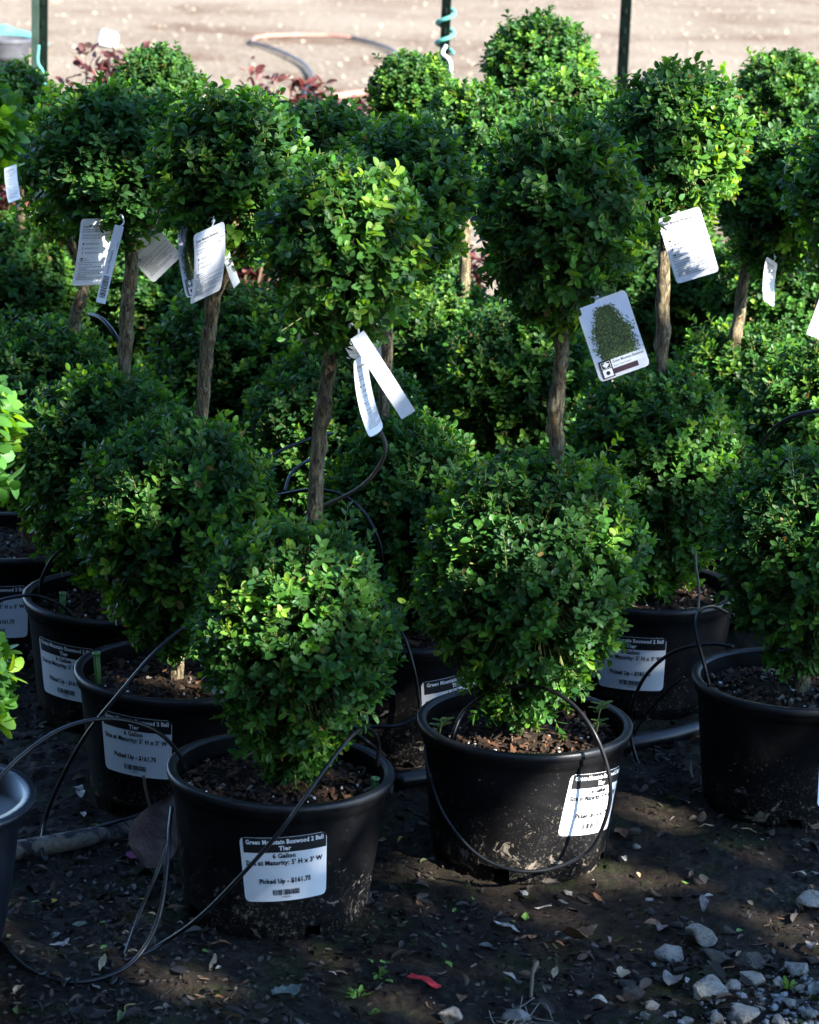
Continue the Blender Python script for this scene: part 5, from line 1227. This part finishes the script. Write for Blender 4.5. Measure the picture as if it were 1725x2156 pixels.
def tarp():
    nx, ny = 26, 12; V = []
    for j in range(ny):
        for i in range(nx):
            x = (i / (nx - 1) - 0.5) * 0.62; y = (j / (ny - 1) - 0.5) * 0.42
            V.append((x, y, 0))
    V = np.array(V); e = 1 - np.clip(np.abs(V[:, 0]) / 0.31, 0, 1) ** 3
    V[:, 2] = 0.035 + 0.075 * np.abs(vnoise(V, 6, 16)) * e + 0.02 * vnoise(V, 7, 45) * e; V[:, 2] = np.maximum(V[:, 2], 0.004)
    F = [(j * nx + i, j * nx + i + 1, (j + 1) * nx + i + 1, (j + 1) * nx + i) for j in range(ny - 1) for i in range(nx - 1)]
    return mesh_np('tarp', V, np.array(F), M_TEAL, False)
p = pt(25, 95, 0.0); tag(link('tarp', tarp(), None, (p[0] - 0.06, p[1], 0), (0, 0, 0.2), (0.8, 0.8, 0.55)), 'crumpled teal plastic tarp at the upper left edge', 'tarp')
p = pt(228, 95, 0.0); m = MB()
prof = [(-0.05, -0.03), (0.05, -0.03), (0.05, 0.03), (-0.05, 0.03)]
m.box((0, 0, 0.032), (0.045, 0.03, 0.032), 0, Matrix.Rotation(0.2, 3, 'Y')); m.box((0.004, 0, 0.068), (0.038, 0.026, 0.006), 0, Matrix.Rotation(0.25, 3, 'Y'))
tag(link('white_block', m.mesh('white_block', M_WHITEB, False), None, (p[0], p[1], 0), (0, 0, 0.3)), 'small white block lying on the yard at the upper left', 'block')

# ------------------------------------------------------------------ the shade tree, off to the right: its crown dapples the light on the near rows
def shade_tree():
    r = np.random.default_rng(91)
    e1 = unit(np.array([-SUN[1], SUN[0], 0.0])); e2 = np.cross(SUN, e1); 
    if e2[2] < 0: e2 = -e2
    q0 = np.array([0.0, 4.8, 0.6])
    def ab(p): d = np.asarray(p) - q0; return np.array([d @ e1, d @ e2])
    # openings cut into the crown to put sun flecks on chosen spots
    gaps = [(ab(pt(x, y, Y=Y)), g) for x, y, Y, g in (
        (790, 440, 4.15, 0.055), (700, 380, 4.15, 0.04), (1240, 1720, 4.33, 0.05), (930, 1060, 4.32, 0.06), (1320, 1120, 4.40, 0.05), (1455, 950, 5.1, 0.05),
        (1620, 790, 5.75, 0.10), (1530, 300, 5.2, 0.13), (1680, 380, 5.6, 0.14), (1480, 460, 5.1, 0.07), (20, 900, 3.98, 0.09), (20, 1420, 3.98, 0.05), (330, 1000, 4.5, 0.04), (560, 1000, 4.6, 0.04),
        (800, 780, 4.1, 0.03), (1170, 880, 4.4, 0.035), (870, 640, 6.0, 0.08), (690, 700, 4.1, 0.04), (790, 1800, 4.1, 0.04), (640, 1850, 4.05, 0.03), (620, 1250, 4.05, 0.08), (1000, 1120, 4.3, 0.08), (560, 450, 4.6, 0.06), (1290, 480, 4.4, 0.04), (1690, 600, 6.4, 0.16))]
    gaps = [(g, s * 1.25) for g, s in gaps] + [(np.array([r.uniform(-2.0, 1.0), r.uniform(-1.0, 0.7)]), r.uniform(0.03, 0.085)) for _ in range(90)]
    P = []
    centers = [(r.uniform(-3.0, 1.15), r.uniform(-1.3, 1.9)) for _ in range(150)]
    N = 30000
    while len(P) < N:
        c = centers[r.integers(len(centers))]; a = c[0] + r.normal() * 0.34; b = c[1] + r.normal() * 0.32
        lim = 0.93 + 0.08 * math.sin(5 * b) - 0.25 * max(0, b - 0.2)
        if a > lim or a < -3.4 or b > 2.1 or b < -1.5: continue
        if any((a - g[0]) ** 2 + (b - g[1]) ** 2 < s * s for g, s in gaps): continue
        P.append(q0 + e1 * a + e2 * b + SUN * (6.0 + r.uniform(-1.0, 1.4) + 0.3 * math.sin(3 * a)))
    P = np.array(P); D = r.normal(size=P.shape) + np.array([0, 0, -0.5]); Nn = r.normal(size=P.shape) + np.array([0, 0, 1.0]); L = r.uniform(0.06, 0.11, N)
    V, T = leaves_mesh(P, D, Nn, L, L * r.uniform(0.45, 0.65, N))
    C = np.array([(0.04, 0.09, 0.02)]) * r.uniform(0.6, 1.5, (N, 1))
    cen = P.mean(0); base = np.array([cen[0] + 0.4, cen[1] - 0.9, 0.0])
    root = empty('shade_tree', tuple(base)); tag(root, 'leafy tree right of the frame that shades the near rows', 'tree')
    o = link('crown', mesh_np('crown', V - base, T, M_TREELEAF, True, np.repeat(C, len(LT_V), axis=0)), root); o['kind'] = 'stuff'
    m = MB(); hub = cen - base + np.array([0, 0, -1.6]); m.tube(spline([(0, 0, 0), hub * 0.5 + np.array([0.1, 0, 0]), hub], 6), list(np.linspace(0.16, 0.10, 13)), 10)
    for k in range(16):
        t = P[r.integers(N)] - base; mid = hub * 0.5 + t * 0.5 + np.array([0, 0, 0.15]); q = spline([hub, mid, t], 5); m.tube(q, list(np.linspace(0.05, 0.008, len(q))), 6)
    link('trunk', m.mesh('trunk', M_TWIGB), root)
shade_tree()
def hedge(name, x0, y0, x1, y1, h, thick, seed, label):  # leafy screens added out of view to darken the low fill light
    """unseen evergreen screen, added to cut low skylight, from (x0, y0) to (x1, y1)"""
    r = np.random.default_rng(seed); a = np.array([x0, y0, 0.0]); b = np.array([x1, y1, 0.0]); ln = np.linalg.norm(b - a); t = (b - a) / ln; nrm = np.array([-t[1], t[0], 0])
    root = empty(name, tuple(a)); tag(root, label, 'hedge', 'unseen screens added to block low sky')
    nx, nz = int(ln / 0.25) + 2, int(h / 0.25) + 2; m = MB()
    for sd in (-1, 1):
        vs = []
        for j in range(nz):
            for i in range(nx):
                u = i / (nx - 1); z = h * j / (nz - 1); k = thick * (0.36 + 0.08 * math.sin(5 * u * ln + j)) * (1 - 0.5 * (j / (nz - 1)) ** 3)
                vs.append(t * u * ln + nrm * sd * k + np.array([0, 0, z * (1 + 0.03 * math.sin(4 * u * ln))]))
        m.add(vs, [(j * nx + i, j * nx + i + 1, (j + 1) * nx + i + 1, (j + 1) * nx + i) for j in range(nz - 1) for i in range(nx - 1)])
    link('occluder_core', m.mesh('occluder_core', M_CORE), root)
    N = int(ln * h * 420); P = t * (r.random((N, 1)) * ln) + nrm * (np.sign(r.normal(size=(N, 1))) * thick * r.uniform(0.32, 0.52, (N, 1))); P[:, 2] = r.random(N) * h * 1.02
    V, T = leaves_mesh(P, r.normal(size=(N, 3)) + np.array([0, 0, 0.5]), r.normal(size=(N, 3)) + nrm, r.uniform(0.05, 0.10, N), r.uniform(0.03, 0.05, N))
    o = link('foliage', mesh_np('foliage', V, T, M_TREELEAF, True, np.repeat(np.array([(0.025, 0.06, 0.018)]) * r.uniform(0.6, 1.5, (N, 1)), len(LT_V), axis=0)), root); o['kind'] = 'stuff'
hedge('added_hedge', -3.2, 5.6, -3.6, -2.4, 3.8, 0.8, 5, 'unseen tall hedge added along the left side to block low sky')
hedge('added_hedge', -3.4, -3.0, 3.2, -3.4, 4.6, 0.8, 6, 'unseen tall hedge added behind the camera to block low sky')
